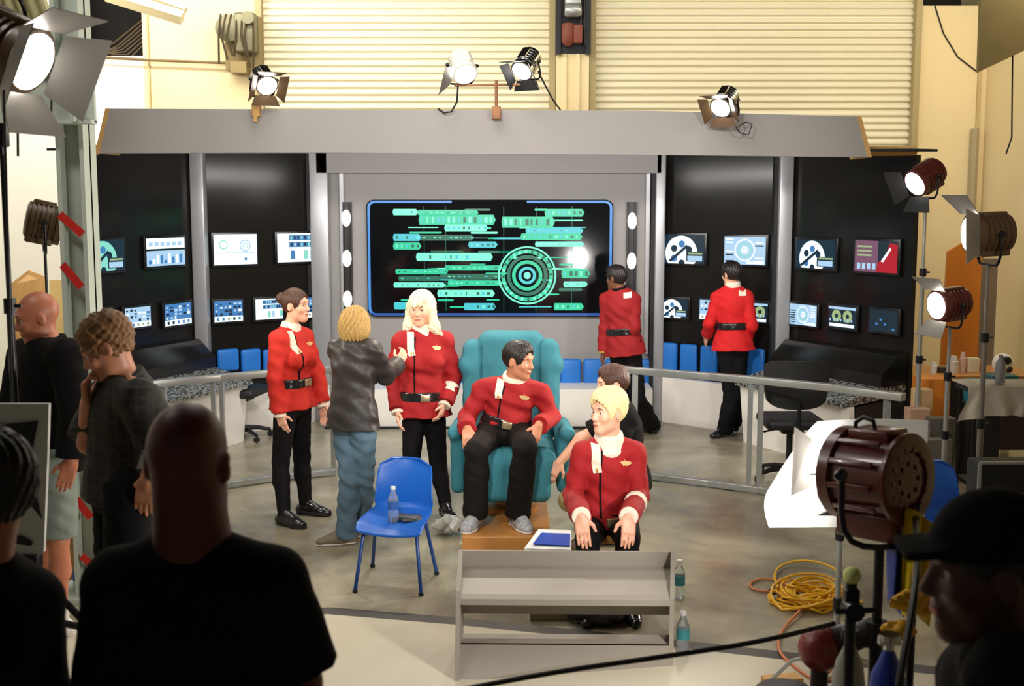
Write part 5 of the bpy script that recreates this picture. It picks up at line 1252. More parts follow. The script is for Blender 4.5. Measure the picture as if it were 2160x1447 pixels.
obj('cord_plug', MB().tube([G(1625, 1247, .016), G(1652, 1240, .016)], .016, 8), M_rubber, e)
tag(obj('boom_cable', MB().tube(smooth([P(900, 1470, 3.3), P(1150, 1420, 3.4), P(1400, 1385, 3.5), P(1600, 1355, 3.6), P(1760, 1315, 3.75)]), .0085, 8), M_rubber), 'thick black cable slung across the foreground at the bottom', 'cable')
# tennis ball on stand
tb = P(1797, 1214, 3.5); e = thing('grip_stand', 'black grip stand topped with a tennis ball at lower right', 'stand', (tb.x, 3.5, 0))
obj('stand_pole', MB().tube([(tb.x, 3.5, .02), (tb.x, 3.5, tb.z-.02)], .017, 12), M_blk, e)
obj('grip_head', MB().lathe((tb.x, 3.48, tb.z-.10), (0, -1, 0), [(-.03, .03), (.03, .03)], 16).box((tb.x, 3.5, tb.z-.07), (.022, .022, .03), bev=.005).tube([(tb.x-.06, 3.46, tb.z-.1), (tb.x+.06, 3.46, tb.z-.095)], .009, 8), M_blk, e)
obj('tennis_ball', MB().ball(tb, .0275, n=20), mat('lime felt', srgb(222, 230, 150), .9, bump=.3, bscale=200), e)
for k in range(3):
    a = .5+2.09*k; obj('stand_leg', MB().tube([(tb.x, 3.5, .16+.05*k), (tb.x+.25*math.cos(a), 3.5+.25*math.sin(a), .03)], .012, 8), M_blk, e)
# lower right clutter
def cyl(label, c, r, h, m, m2, name='gas_cylinder', cat='cylinder', tilt=(0, 0, 1)):
    e = thing(name, label, cat, c); t = Vector(tilt).normalized(); c = Vector(c)
    obj('cylinder_body', MB().lathe(c, t, [(0, r*.9), (.01, r), (h*.78, r), (h*.88, r*.8), (h*.94, r*.35), (h*.96, r*.2)], 28), m, e)
    obj('cylinder_valve', MB().lathe(c+t*h*.95, t, [(0, r*.25), (.03, r*.25), (.032, r*.5), (.05, r*.5)], 16).box(c+t*(h*.98), (r*.5, .012, .012)), m2, e)
    obj('cylinder_band', MB().lathe(c+t*h*.5, t, [(0, r*1.02), (.05, r*1.02)], 28, cap=False), M_chrome, e)
B2 = mat('royal blue enamel', srgb(26, 56, 150), .3)
x = P(1874, 1400, 3.25).x; cyl('dark blue cylinder with chrome collar at the foot of the big lamp', (x, 3.25, 0), .06, P(1870, 1335, 3.25).z, B2, M_chrome)
x = P(1815, 1400, 3.6).x; cyl('pale grey cylinder beside the tennis ball stand', (x+.0, 3.72, 0), .055, P(1815, 1335, 3.7).z, mat('pale grey enamel', srgb(150, 150, 140), .4), M_blk)
x = P(1730, 1368, 3.9).x; zz = P(1730, 1368, 3.9).z
e = thing('red_float', 'dull red ribbed globe behind the tennis ball stand', 'globe', (x, 3.9, 0))
obj('globe_shell', MB().ball((x, 3.9, zz), .075, n=24, sc=(1, 1, 1.05)), mat('dull red plastic', srgb(130, 44, 44), .4, bump=.5, bscale=30), e)
obj('globe_neck', MB().lathe((x+.05, 3.9, zz+.02), (.9, 0, .3), [(0, .06), (.09, .045), (.1, .05), (.12, .05)], 20).tube([(x, 3.9, zz-.06), (x, 3.9, .0)], .03), mat('dark brown iron', srgb(46, 34, 30), .5), e)
tag(obj('wood_block', MB().box(G(1650, 1432, .03)+V(0, 0, -.01), (.09, .04, .02), Matrix.Rotation(.2, 3, 'Z')), M_woodl), 'small pale wood block on the floor at bottom right', 'wood block')
g = P(1655, 1455, 3.9); tag(obj('round_lid', MB().lathe((g.x, g.y, g.z-.04), (0, 0, 1), [(0, .10), (.03, .105), (.045, .09), (.055, .02)], 28).tube([(g.x, g.y, 0), (g.x, g.y, g.z-.03)], .04), M_blackm), 'black round base at the bottom edge beside the wood block', 'base')
# yellow and blue garment over a stand
def drape(pxc, Y, zt, zb_, w0, w1, ph, th=.015):
    def f(u, v):
        z = zt+(zb_-zt)*v; w_ = w0+(w1-w0)*v; x = pxc+(u-.5)*2*w_; return Vector((x, Y+.03*math.sin(u*12+ph+v*2)-.02*v, z+.02*math.sin(u*5+ph)))
    return MB().grid(f, 24, 16, thick=(0, th, 0))
gx_ = P(1935, 1190, 3.9).x; zt_, zb_ = P(1935, 1085, 3.9).z, P(1935, 1310, 3.9).z
e = thing('hanging_garment', 'yellow and blue garment draped on a pole behind the big lamp', 'garment', (gx_, 3.9, zb_))
obj('yellow_cloth', drape(gx_, 3.88, zt_, zb_+.02, .05, .05, .3), mat('yellow nylon', srgb(238, 208, 30), .5), e)
obj('blue_cloth', drape(gx_-.055, 3.93, zt_-.08, zb_+.04, .03, .035, 1.3), B2, e)
obj('hanging_pole', MB().tube([(gx_+.01, 3.96, 0), (gx_+.01, 3.96, zt_+.02)], .014), M_blk, e)
for k, (px, py, r_) in enumerate(((1920, 1268, .045), (1950, 1280, .035), (1895, 1330, .04))):
    b = P(px, py, 3.7); blob(['yellow rope bundle below the yellow garment', 'smaller yellow rope end below the garment', 'yellow glove lying beside the dark blue cylinder'][k], b, r_, mat('yellow rope', srgb(226, 170, 40), .6, bump=.5), 'yellow_bundle', 'bundle', sc=(1.2, .8, .8), seed=k+3, amp=.5)
tag(obj('equipment_case', MB().box((P(1905, 1400, 3.72).x, 3.80, .30), (.16, .10, .30), bev=.01), M_blackm), 'black equipment case beneath the yellow bundles at lower right', 'case')
tag(obj('power_cable', MB().tube(smooth([P(1931, 1090, 3.9), P(1938, 1180, 3.4), P(1925, 1290, 3.2), P(1900, 1420, 3.1), P(1890, 1500, 3.1)]), .011, 8), M_rubber), 'black cable hanging from the big lamp down to the floor', 'cable')
# ================================================================ white monitor board on black tripod, left
Yb = 4.25
e = thing('director_board', 'white framed black board on a black tripod at left edge', 'board', P(40, 1180, Yb))
fr = [(-40, 852), (103, 852), (100, 960), (92, 1165), (70, 1182), (-40, 1182)]
obj('board_frame', MB().slab([P(x, y, Yb) for x, y in fr], (0, .02, 0)), mat('pale grey board', srgb(206, 206, 198), .6), e)
obj('black_panel', MB().slab([P(x, y, Yb-.006) for x, y in ((-40, 900), (80, 888), (62, 985), (88, 1095), (60, 1060), (-40, 1062))], (0, .004, 0)), M_blackm, e)
obj('dark_slot', MB().slab([P(x, y, Yb-.006) for x, y in ((-40, 1128), (45, 1130), (68, 1142), (66, 1152), (-40, 1138))], (0, .004, 0)), M_blackm, e)
tc_ = P(52, 1180, Yb)
e = thing('black_tripod', 'black tripod with angled legs holding the white framed board', 'tripod', (tc_.x, Yb, 0))
obj('tripod_head', MB().box(tc_+V(0, .02, -.01), (.05, .03, .03), bev=.008), M_blk, e)
for (px, py) in ((215, 1350), (46, 1420), (-70, 1350)):
    gg = P(px, py, Yb-.1 if px > 100 else Yb); gz = G(px+40*(1 if px > 100 else 0), py+130)
    a = tc_+V(0, .02, -.02); b = Vector((gg.x, gg.y, gg.z)); dd = (b-a); b2 = a+dd*(a.z-.012)/max(.01, -dd.z)
    obj('tripod_leg', MB().tube([a, b2], .013, 8), M_blk, e)
obj('tripod_brace', MB().tube([P(60, 1300, Yb), P(170, 1322, Yb-.08)], .014, 8).tube([P(52, 1190, Yb), P(56, 1300, Yb)], .012, 8), M_blk, e)
# ================================================================ right hand side clutter
YT = 10.2
tx0, tx1 = P(1930, 800, YT).x, P(2200, 800, YT).x; tz = P(2000, 792, YT).z
e = thing('cluttered_table', 'brown work table against the right wall', 'table', ((tx0+tx1)/2, YT+.3, 0))
obj('table_top', MB().box(((tx0+tx1)/2, YT+.3, tz-.02), ((tx1-tx0)/2, .35, .02)), M_wood, e)
for a in (tx0+.05, tx1-.05):
    for b in (YT, YT+.6): obj('table_leg', MB().box((a, b, tz/2-.02), (.03, .03, tz/2-.02)), M_blackm, e)
obj('table_apron', MB().box(((tx0+tx1)/2, YT+.02, tz*.55), ((tx1-tx0)/2-.05, .02, tz*.4)), mat('dark stained apron', srgb(58, 48, 40), .6), e)
RNDC = random.Random(5)
x = P(1958, 850, 9.9).x
tag(obj('wooden_cabinet', MB().box((P(1962, 850, 9.8).x, 9.8, P(1962, 795, 9.8).z/2), (.12, .12, P(1962, 795, 9.8).z/2), bev=.004), M_orange), 'small orange wooden cabinet left of the table', 'cabinet')
b = P(2062, 815, 9.85); e_ = tag(obj('teal_bin', MB().lathe((b.x-.02, 9.75, P(2060, 850, 9.75).z), (0, 0, 1), [(0, .12), (.17, .17), (.18, .175), (.185, .15)], 24), mat('teal bin plastic', srgb(50, 140, 160), .4)), 'round teal tub in front of the table', 'tub')
tag(obj('tub_stand', MB().box((b.x-.02, 9.75, P(2060, 850, 9.75).z/2), (.13, .13, P(2060, 850, 9.75).z/2)), M_blackm), 'dark crate under the round teal tub', 'crate')
tag(obj('teal_box', MB().box((P(2115, 808, 9.9).x, 9.95, P(2115, 815, 9.9).z), (.12, .1, .10), bev=.02), mat('dark teal plastic', srgb(24, 84, 92), .4)), 'dark teal box right of the round teal tub', 'box')
b = P(2115, 768, YT+.1); e = thing('toy_ball', 'white ball with black patches on the cluttered table', 'ball', (b.x, YT+.1, tz))
obj('ball_shell', MB().ball((b.x, YT+.1, tz+.09), .09, n=20), M_white, e); obj('black_patch', MB().ball((b.x+.0, YT+.03, tz+.125), .05, n=12, sc=(1, .6, .8)).ball((b.x+.03, YT+.03, tz+.05), .03, n=12), M_rubber, e)
items = [(1968, 762, 'white paper cup on the left end of the cluttered table', 'paper_cup', 'cup', (.8, .75, .68), .03, .10), (2012, 758, 'clear tall jar on the cluttered table', 'glass_jar', 'jar', (.7, .68, .6), .045, .15),
         (2034, 756, 'pale bottle on the cluttered table beside the jar', 'table_bottle', 'bottle', (.75, .5, .4), .03, .18), (2056, 762, 'cream carton on the cluttered table', 'carton', 'carton', (.7, .62, .42), .05, .13),
         (2078, 764, 'pink lidded cup beside the black patched ball', 'lidded_cup', 'cup', (.75, .35, .28), .035, .11), (1996, 768, 'black low tin at the middle left of the cluttered table', 'low_tin', 'tin', (.03, .03, .03), .06, .05)]
for k, (px, py, lb, nm, ct, cc_, r_, h_) in enumerate(items):
    xx = P(px, py, YT+.15).x; m = mat('clutter paint '+nm, cc_, .5)
    tag(obj(nm, MB().lathe((xx, YT+.12+.03*k % .2, tz), (0, 0, 1), [(0, r_*.8), (h_*.7, r_), (h_*.72, r_*.8), (h_, r_*.6)], 18) if ct not in ('carton', 'tin') else MB().box((xx, YT+.2, tz+h_/2), (r_, r_*.8, h_/2), bev=.006), m), lb, ct)
# white cloth over cart
Yw = 8.3; wx0, wx1 = P(2040, 850, Yw).x, P(2240, 850, Yw).x; wz = P(2090, 815, Yw).z
def clothf(u, v):
    x = wx0+(wx1-wx0)*u
    if v < .5: return Vector((x, Yw+.35-.7*v/.5*.5, wz+.012*math.sin(u*20)*math.sin(v*9)))
    t = (v-.5)/.5; return Vector((x+.02*math.sin(t*5+u*9)-.05*t*(u < .3), Yw-.02*t+.02*math.sin(u*30)*t, wz-.27*t*(1-.25*math.sin(u*3.0+.3))+.0))
tag(obj('white_cloth', MB().grid(clothf, 40, 24, thick=(0, 0, -.004)), mat('grey white cloth', srgb(196, 188, 172), .8, var=.12, bump=.4)), 'creased white cloth hanging over the cart at right edge', 'cloth')
e = thing('tool_cart', 'black metal cart under the white cloth at right edge', 'cart', (wx0+.4, Yw+.2, 0))
obj('cart_top', MB().box(((wx0+wx1)/2+.02, Yw+.2, wz-.04), ((wx1-wx0)/2-.03, .16, .02)), M_blk, e)
for a in (wx0+.08, wx1-.05):
    for b_ in (Yw+.06, Yw+.34): obj('cart_post', MB().tube([(a, b_, 0), (a, b_, wz-.05)], .015, 8), M_blk, e)
obj('cart_shelf', MB().box(((wx0+wx1)/2+.02, Yw+.2, .25), ((wx1-wx0)/2-.05, .15, .015)), M_blk, e)
tag(obj('red_pouch', MB().box(((wx0+wx1)/2-.05, Yw+.15, .31), (.12, .08, .045), bev=.02), mat('dull red cloth', srgb(110, 40, 34), .7)), 'dull red pouch on the lower shelf of the cart', 'pouch')
tag(obj('cloth_bottle', MB().lathe((P(2120, 830, Yw).x, Yw+.1, wz+.012), (0, 0, 1), [(0, .035), (.14, .035), (.17, .015), (.2, .015)], 18), mat('grey bottle', srgb(140, 138, 140), .3)), 'grey bottle standing on the white cloth', 'bottle')
# black flight case lower right
fx0 = P(2058, 1000, 7.1).x; fz = P(2080, 976, 7.1).z
e = thing('flight_case', 'black flight case with metal edges behind the capped figure', 'case', (fx0+.3, 7.4, 0))
obj('case_body', MB().box((fx0+.35, 7.2, fz/2), (.33, .10, fz/2-.006), bev=.01), M_blackm, e)
obj('metal_edge', MB().tube([(fx0+.02, 7.09, fz), (fx0+.68, 7.09, fz)], .012, 6).tube([(fx0+.02, 7.09, fz), (fx0+.02, 7.09, .01)], .012, 6).tube([(fx0+.02, 7.09, fz*.72), (fx0+.68, 7.09, fz*.72)], .01, 6), M_alu, e)
# orange door and posts against right wall
a = [P(1990, 745, 12.5), P(2072, 745, 12.5), P(2068, 532, 12.7), P(2030, 508, 12.7), P(1992, 530, 12.7)]
d_ = thing('orange_door', 'orange stained wooden door leaf leaning at the right wall', 'door leaf', (P(2030, 740, 12.5).x, 12.5, 0))
aa = [Vector((v.x, 12.6, v.z)) for v in a]; aa[0].z = 0; aa[1].z = 0
obj('door_board', MB().slab(aa, (0, .04, 0)), M_orange, d_)
tag(obj('grey_pipe', MB().tube([(P(2056, 300, 13.95).x, 13.95, P(2056, 268, 13.7).z), (P(2056, 300, 13.95).x, 13.95, P(2056, 450, 13.7).z)], .05, 8), mat('grey duct', srgb(168, 154, 120), .6)), 'short grey vertical duct high on the right back wall', 'duct')
tag(obj('grey_post', MB().box((P(2086, 600, 11.6).x, 11.6, P(2086, 545, 11.6).z/2), (.055, .06, P(2086, 545, 11.6).z/2)), mat('brown grey post', srgb(150, 130, 112), .6)), 'brown grey post standing right of the orange door', 'post')
for k in range(5):
    px, py = ((1945, 820), (1935, 860), (1985, 880), (1925, 905), (1968, 925))[k]
    b = G(px, py+110 if k > 1 else 960); c_ = [(.62, .4, .2), (.5, .3, .2), (.10, .09, .07), (.3, .26, .2), (.14, .12, .1)][k]
    zt = P(px, py, 9.4-.15*k).z; xx = P(px, py, 9.4-.15*k).x
    tag(obj('storage_box', MB().box((xx, 9.4-.15*k, max(.05, zt)/2), (.07+.015*k, .06, max(.05, zt)/2), bev=.006), mat('clutter box %s' % 'abcde'[k], c_, .6, var=.2)), ['tan box stack left of the orange cabinet', 'brown box beside the end of the right railing', 'black box in front of the orange cabinet', 'grey brown box near the right railing foot', 'dark box in front of the light stand'][k], 'box')
# ================================================================ PEOPLE
# woman with hair bun, in profile, orange red tunic
J = mk(8.45, dict(head=(624, 641), neck=(612, 697), pelvis=(617, 842), shR=(588, 716, -.13), shL=(640, 712, .13), elR=(580, 798, -.17), wrR=(590, 872, -.17), elL=(668, 785, .14), wrL=(681, 852, .10),
    hipR=(604, 852, -.08), hipL=(631, 850, .08), knR=(592, 975, -.10), knL=(637, 965, .10)), (.85, -.5, 0), hf=(.93, -.36, -.03), anR=gfoot(600, 1108), anL=gfoot(645, 1086), toeR=(.75, -.45, 0), toeL=(.98, -.18, 0))
p = Person('woman with brown hair bun in orange red tunic, standing in profile at left', G(618, 1095), J, female=True, bw=1.02, hs=.95)
p.body(hd={'R': ((.25, 0, -1), (.4, .9, 0), .35), 'L': ((.1, -.1, -1), (-.4, -.9, 0), .3)})
uniform(p, C_orange, hem=.06, belty=.13, nseed=2); p.bottoms('trousers', C_black, i=.008, end=.03); p.shoes(C_shoe, M_rubber); p.hair('bun', H_br)
# woman in leather jacket and jeans, seen from behind
J = mk(7.75, dict(head=(750, 682), neck=(744, 722), pelvis=(745, 876), shR=(784, 742, -.05), shL=(715, 738, .08), elR=(812, 792, .12), wrR=(838, 768, .35), elL=(735, 815, .28), wrL=(790, 790, .42),
    hipR=(764, 894, -.04), hipL=(730, 894, .05), knR=(768, 1005, .02), knL=(738, 1010, -.02)), (.5, .86, 0), hf=(.45, .9, -.02), anR=gfoot(762, 1130), anL=gfoot(730, 1148), toeR=(.3, .95, 0), toeL=(-.85, -.2, 0))
p = Person('woman with golden blond bob in dark leather jacket and jeans, back turned', G(740, 1145), J, female=True, bw=.94, hs=.95)
p.body(face=True, hd={'R': ((.5, .5, .75), (-.3, .6, .2), .9), 'L': ((.7, .5, .3), (0, .2, -1), .6)})
p.top('leather_jacket', C_leath, i=.024, hem=.08, flare=.03, sflare=.01, noise=.005, nseed=5); p.bottoms('jeans', C_jean, i=.014, flare=.02, noise=.006, end=.05); p.shoes(mat('tan brown sneaker', srgb(118, 104, 84), .6, var=.3, vscale=20), C_snw, laces=C_snw)
p.collar(C_leath, i=.014, hh=.03, name='jacket_collar'); p.hair('bob', H_go)
# white haired woman facing camera
J = mk(8.5, dict(head=(889, 648, -.02), neck=(892, 700), pelvis=(893, 850), shR=(847, 722, -.02), shL=(937, 718, .03), elR=(829, 800, .02), wrR=(838, 866, -.10), elL=(958, 798, .05), wrL=(938, 852, -.10),
    hipR=(874, 860), hipL=(914, 860, .02), knR=(867, 985, -.02), knL=(925, 985, .02)), (-.15, -.98, 0), hf=(-.25, -.95, -.12), anR=gfoot(874, 1082), anL=gfoot(940, 1090), toeR=(-.25, -1, 0), toeL=(.35, -.95, 0))
p = Person('woman with long white blond hair in red tunic, standing facing the camera', G(905, 1088), J, female=True, bw=1.1, hs=.98)
p.body(hd={'R': ((.1, -.3, -1), (.9, .1, 0), .5), 'L': ((-.35, -.3, -.9), (-.8, .2, .2), .5)})
uniform(p, C_red, hem=.09, belty=.06, nseed=3, flare=.03); p.bottoms('trousers', C_black, i=.008, end=.03); p.shoes(C_shoe, M_rubber); p.hair('long', H_bl)
for q_ in ('L',):
    pass
S = Sdf(.005); el, wr = p.J['elL'], p.J['wrL']; w_ = (wr-el).normalized(); pp = el+w_*.10; S.rc(pp-w_*.08, pp+w_*.1, .062, .055, .01, None, [(pp+w_*.035, w_), (pp-w_*.035, -w_)]); S.build('sleeve_band', C_whitec, p.root)
# seated man in the teal armchair
YB = 7.95
J = mk(YB, dict(head=(1094, 756, -.04), neck=(1084, 806, .02), pelvis=(1066, 905, .05), shR=(1020, 822, .04), shL=(1140, 828, .04), elR=(984, 884, .0), wrR=(986, 906, -.22), elL=(1163, 880, .02), wrL=(1136, 898, -.20),
    hipR=(1035, 915, .03), hipL=(1098, 913, .03), knR=(1005, 950, -.38), knL=(1108, 946, -.38), anR=(1003, 1070, -.26), anL=(1092, 1068, -.26)), (0, -1, .15), hf=(.86, -.48, -.18), toeR=(-.35, -1, 0), toeL=(.40, -1, 0), gz=.13)
for q_ in ('anR', 'anL'): J[q_].z = .13+.09
p = Person('seated man with short dark hair in red tunic and grey sneakers', (J['pelvis'].x, J['pelvis'].y, .13), J, bw=1.06, hs=1.02, h=.006, skinm=SK_tan)
p.body(hd={'R': ((.05, -.75, -.55), (0, .4, -1), .45), 'L': ((-.25, -.45, -.85), (-.5, .5, -.3), .5)}, feet=True)
uniform(p, C_red, hem=.03, belty=.07, nseed=4, flare=.0, white_cuff=False, drape=Vector((0, -.6, -.8)), i=.02); p.bottoms('trousers', C_char, i=.022, flare=.028, noise=.003, end=.02)
p.shoes(C_snk, C_snw, laces=M_rubber, i=.012); p.hair('short', H_dk)
S = Sdf(.005); el, wr = p.J['elL'], p.J['wrL']; w_ = (wr-el).normalized(); pp = lerp(el, wr, .8); S.rc(pp-w_*.05, pp+w_*.05, .050, .050, .01, None, [(pp+w_*.012, w_), (pp-w_*.014, -w_)]); S.build('sleeve_band', mat('pale gold braid', srgb(230, 206, 150), .6), p.root)
# officer walking away, brown skin
J = mk(11.15, dict(head=(1300, 584), neck=(1306, 612), pelvis=(1318, 728), shR=(1336, 632, -.02), shL=(1280, 632, .05), elR=(1338, 692, -.10), wrR=(1318, 742, .12), elL=(1276, 694, .06), wrL=(1272, 742, .06),
    hipR=(1330, 738), hipL=(1306, 738, .04), knR=(1346, 845, -.05), knL=(1316, 835, .08)), (-.35, .93, 0), hf=(-.75, .65, -.1), anR=gfoot(1376, 915), anL=gfoot(1322, 905), toeR=(-.5, .8, 0), toeL=(-.6, .8, 0))
p = Person('officer with short dark hair walking away beside the big screen', G(1345, 915), J, h=.007, bw=1.05, hs=.95, skinm=SK_brown)
p.body(hd={'R': ((0, .2, -1), (-.9, 0, 0), .5), 'L': ((-.1, 0, -1), (.9, .1, 0), .5)})
uniform(p, mat('deep red wool tunic', srgb(150, 14, 18), .8, bump=.25, bscale=90, var=.08), hem=.09, belty=.14, back=True, nseed=6, collar=False, white_cuff=False); p.collar(C_tee, i=.006, hh=.03); p.cuffs(C_gold, i=.02, L=.012, off=.0, which='L')
p.bottoms('trousers', C_black, i=.02, flare=.025, end=.04, noise=.003); p.shoes(C_shoe); p.hair('short', H_dk)
# officer at far right, seen from behind
J = mk(11.35, dict(head=(1543, 576), neck=(1546, 606), pelvis=(1546, 724), shR=(1575, 628, -.02), shL=(1515, 628, .02), elR=(1585, 688, -.08), wrR=(1572, 722, .14), elL=(1497, 682, .02), wrL=(1492, 706, .18),
    hipR=(1558, 734), hipL=(1534, 734), knR=(1553, 835, .0), knL=(1542, 838, .0)), (-.2, .97, 0), hf=(-.5, .85, -.12), anR=gfoot(1552, 910), anL=gfoot(1530, 921), toeR=(.1, .9, 0), toeL=(-.3, -.2, 0))
p = Person('officer with dark hair in bright red tunic facing the far right monitors', G(1540, 916), J, h=.007, female=True, bw=1.02, hs=.95)
p.body(hd={'R': ((-.3, .6, -.7), (-.6, 0, -.2), .5), 'L': ((-.15, .4, -.9), (.9, .1, 0), .5)})
uniform(p, mat('bright red wool tunic', srgb(210, 20, 24), .8, bump=.25, bscale=90, var=.08), hem=.06, belty=.17, back=True, nseed=8, flare=.045)
p.bottoms('trousers', C_black, i=.02, flare=.025, end=.04, noise=.003); p.shoes(C_shoe); p.hair('short', H_dk, g=.016)
# crouching man in black behind the blonde
J = mk(7.55, dict(head=(1292, 806), neck=(1308, 858), pelvis=(1325, 1010, .05), shR=(1300, 885, .20), shL=(1322, 885, -.16), elR=(1225, 925, .24), wrR=(1180, 975, .22), elL=(1290, 950, -.22), wrL=(1240, 985, -.2),
    hipR=(1315, 1020, .1), hipL=(1320, 1022, -.08), knR=(1200, 1055, .12), knL=(1225, 1035, -.14)), (-.95, -.1, -.1), hf=(-.95, -.2, -.15), anR=gfoot(1290, 1150), anL=gfoot(1235, 1165), toeR=(-1, -.1, 0), toeL=(-1, -.2, 0))
p = Person('man with brown hair in black shirt crouching beside the teal armchair', G(1290, 1140), J, bw=1.1, hs=.98, h=.007)
p.body(hd={'R': ((-.5, .0, -.85), (0, .3, -.3), .6), 'L': ((-.7, .0, -.6), (0, -.3, -.6), .6)})
p.top('black_shirt', C_tee, i=.022, hem=.05, flare=.01, sleeve=.7, noise=.003, nseed=9); p.bottoms('khaki_trousers', C_khaki, i=.016, flare=.012, noise=.003); p.shoes(mat('brown boot leather', srgb(80, 58, 40), .5)); p.hair('short', H_br)
# blonde short haired seated officer at front
J = mk(6.6, dict(head=(1283, 864, -.03), neck=(1284, 931, .02), pelvis=(1282, 1098, .10), shR=(1231, 957, .02), shL=(1337, 955, .05), elR=(1209, 1046, .02), wrR=(1226, 1090, -.44), elL=(1348, 1045, .0), wrL=(1326, 1090, -.42),
    hipR=(1250, 1115, .08), hipL=(1314, 1113, .08), knR=(1240, 1134, -.26), knL=(1324, 1134, -.26)), (0, -1, .05), hf=(-.80, -.60, -.05), anR=gfoot(1238, 1240), anL=gfoot(1328, 1240), toeR=(-.1, -1, 0), toeL=(.2, -1, 0))
for q_ in ('anR', 'anL'): J[q_] = Vector((J['kn'+q_[2]].x, 6.32, .09))
p = Person('person with short blond hair in red tunic seated behind the grey console', (J['pelvis'].x, 6.6, 0), J, h=.0055, bw=.98, hs=1.0)
p.body(hd={'R': ((.08, -.45, -.9), (.15, .5, -.6), .3), 'L': ((-.05, -.45, -.9), (-.15, .5, -.6), .3)})
uniform(p, C_red, hem=.07, belty=.06, nseed=10, flare=.01, drape=Vector((0, -.35, -.9)), white_cuff=False); p.cuffs(C_whitec, i=.020, L=.045, off=.0); p.bottoms('trousers', C_black, i=.014, end=.03); p.shoes(C_shoe); p.hair('crop', H_cr, g=.016)
S = Sdf(.005); el, wr = p.J['elL'], p.J['wrL']; w_ = (wr-el).normalized(); pp = lerp(el, wr, .38); S.rc(pp-w_*.08, pp+w_*.1, .066, .062, .01, None, [(pp+w_*.03, w_), (pp-w_*.03, -w_)]); S.build('sleeve_band', C_whitec, p.root)
# bald man at left
J = mk(5.95, dict(head=(78, 664), neck=(100, 722, .02), pelvis=(105, 955, .05), shR=(55, 752, .19), shL=(140, 752, -.14), elR=(30, 860, .15), wrR=(20, 940, -.05), elL=(160, 880, -.22), wrL=(150, 972, -.26),
    hipR=(95, 970, .12), hipL=(118, 970, -.06), knR=(100, 1120, .1), knL=(122, 1140, -.12)), (-.86, -.5, 0), hf=(-.86, -.42, -.28), anR=gfoot(95, 1310), anL=gfoot(128, 1345), toeR=(-.9, -.1, 0), toeL=(-.75, -.65, 0))
p = Person('bald man in black shirt, grey green shorts and white sneakers at far left', G(115, 1330), J, h=.007, bw=1.22, hs=1.04, skinm=SK_ruddy, aw=1.2)
p.body(hd={'R': ((-.1, -.1, -1), (.3, -.9, 0), .5), 'L': ((-.25, -.2, -1), (-.3, .8, 0), .5)})
p.top('black_shirt', C_tee, i=.032, hem=.06, flare=.02, noise=.004, nseed=11); p.bottoms('shorts', C_short, i=.02, flare=.012, t=.97, noise=.004)
p.cuffs  # no cuffs on this shirt
for q_ in ('R', 'L'):
    S = Sdf(.006); an = J['an'+q_]; kn = J['kn'+q_]; w_ = (an-kn).normalized(); S.rc(an-w_*.16, an, .052, .046, .01, None, [(an-w_*.13, -w_)]); S.build('sock', C_snw, p.root)
p.shoes(C_snw, C_snw, laces=M_rubber, i=.01); p.collar(C_tee, i=.02, hh=.02, name='shirt_collar')
# curly haired man with hand on chin
J = mk(4.75, dict(head=(224, 727), neck=(262, 802, .03), pelvis=(258, 1015, .05), shR=(228, 838, .17), shL=(292, 842, -.15), elR=(186, 935, .05), wrR=(184, 852, -.02), elL=(338, 930, -.12), wrL=(312, 1010, -.16),
    hipR=(250, 1030, .1), hipL=(275, 1030, -.06), knR=(245, 1250, .08), knL=(265, 1260, -.1)), (-.93, -.12, 0), hf=(-.85, -.15, -.5), hup=(-.4, 0, .9), anR=V(-1.62, 4.85, .09), anL=V(-1.56, 4.62, .09), toeR=(-1, 0, 0), toeL=(-.9, -.3, 0))
p = Person('man with curly brown hair in dark checked shirt, hand to his chin', (-1.58, 4.75, 0), J, h=.006, bw=1.08, hs=1.03, skinm=SK_tan, aw=1.05)
p.body(hd={'R': ((.0, -.05, 1), (.9, .1, .2), 1.1), 'L': ((-.2, 0, -1), (.0, .8, 0), .4)})
p.top('checked_shirt', C_plaid, i=.03, hem=.06, flare=.01, sleeve=.95, sflare=.02, noise=.003, nseed=12); p.bottoms('trousers', C_black, i=.026, flare=.03, noise=.003, end=.03); p.shoes(C_shoe); p.hair('curly', H_cu); p.collar(C_plaid, i=.016, hh=.03, name='shirt_collar')
# big dark silhouette in the foreground
J = mk(2.55, dict(head=(398, 962), neck=(408, 1150, .02), pelvis=(440, 1680, .08), shR=(572, 1235, .0), shL=(258, 1235, .02), elR=(632, 1440, .02), wrR=(640, 1640, -.05), elL=(238, 1500, .03), wrL=(250, 1700, -.05),
    hipR=(520, 1690, .08), hipL=(340, 1690, .08), knR=(520, 2150, .1), knL=(345, 2150, .1)), (.05, 1, 0), hf=(.05, 1, -.05), anR=V(-.55, 2.6, .09), anL=V(-.78, 2.6, .09), toeR=(.1, 1, 0), toeL=(-.1, 1, 0))
p = Person('dark silhouetted man with shaved head in black tee shirt, back to the camera', (-.65, 2.6, 0), J, h=.007, bw=1.20, hs=1.10, skinm=skin('deep tan skin', srgb(96, 46, 32)), aw=1.2, nk=1.28)
p.body(hd={'R': ((0, 0, -1), (-.9, 0, 0), .5), 'L': ((0, 0, -1), (.9, 0, 0), .5)})
p.top('tee_shirt', C_tee, i=.022, hem=.12, flare=.02, sleeve=.86, sflare=.02, noise=.002, nseed=13); p.bottoms('trousers', C_black, i=.02, flare=.02, end=.03); p.shoes(C_shoe)
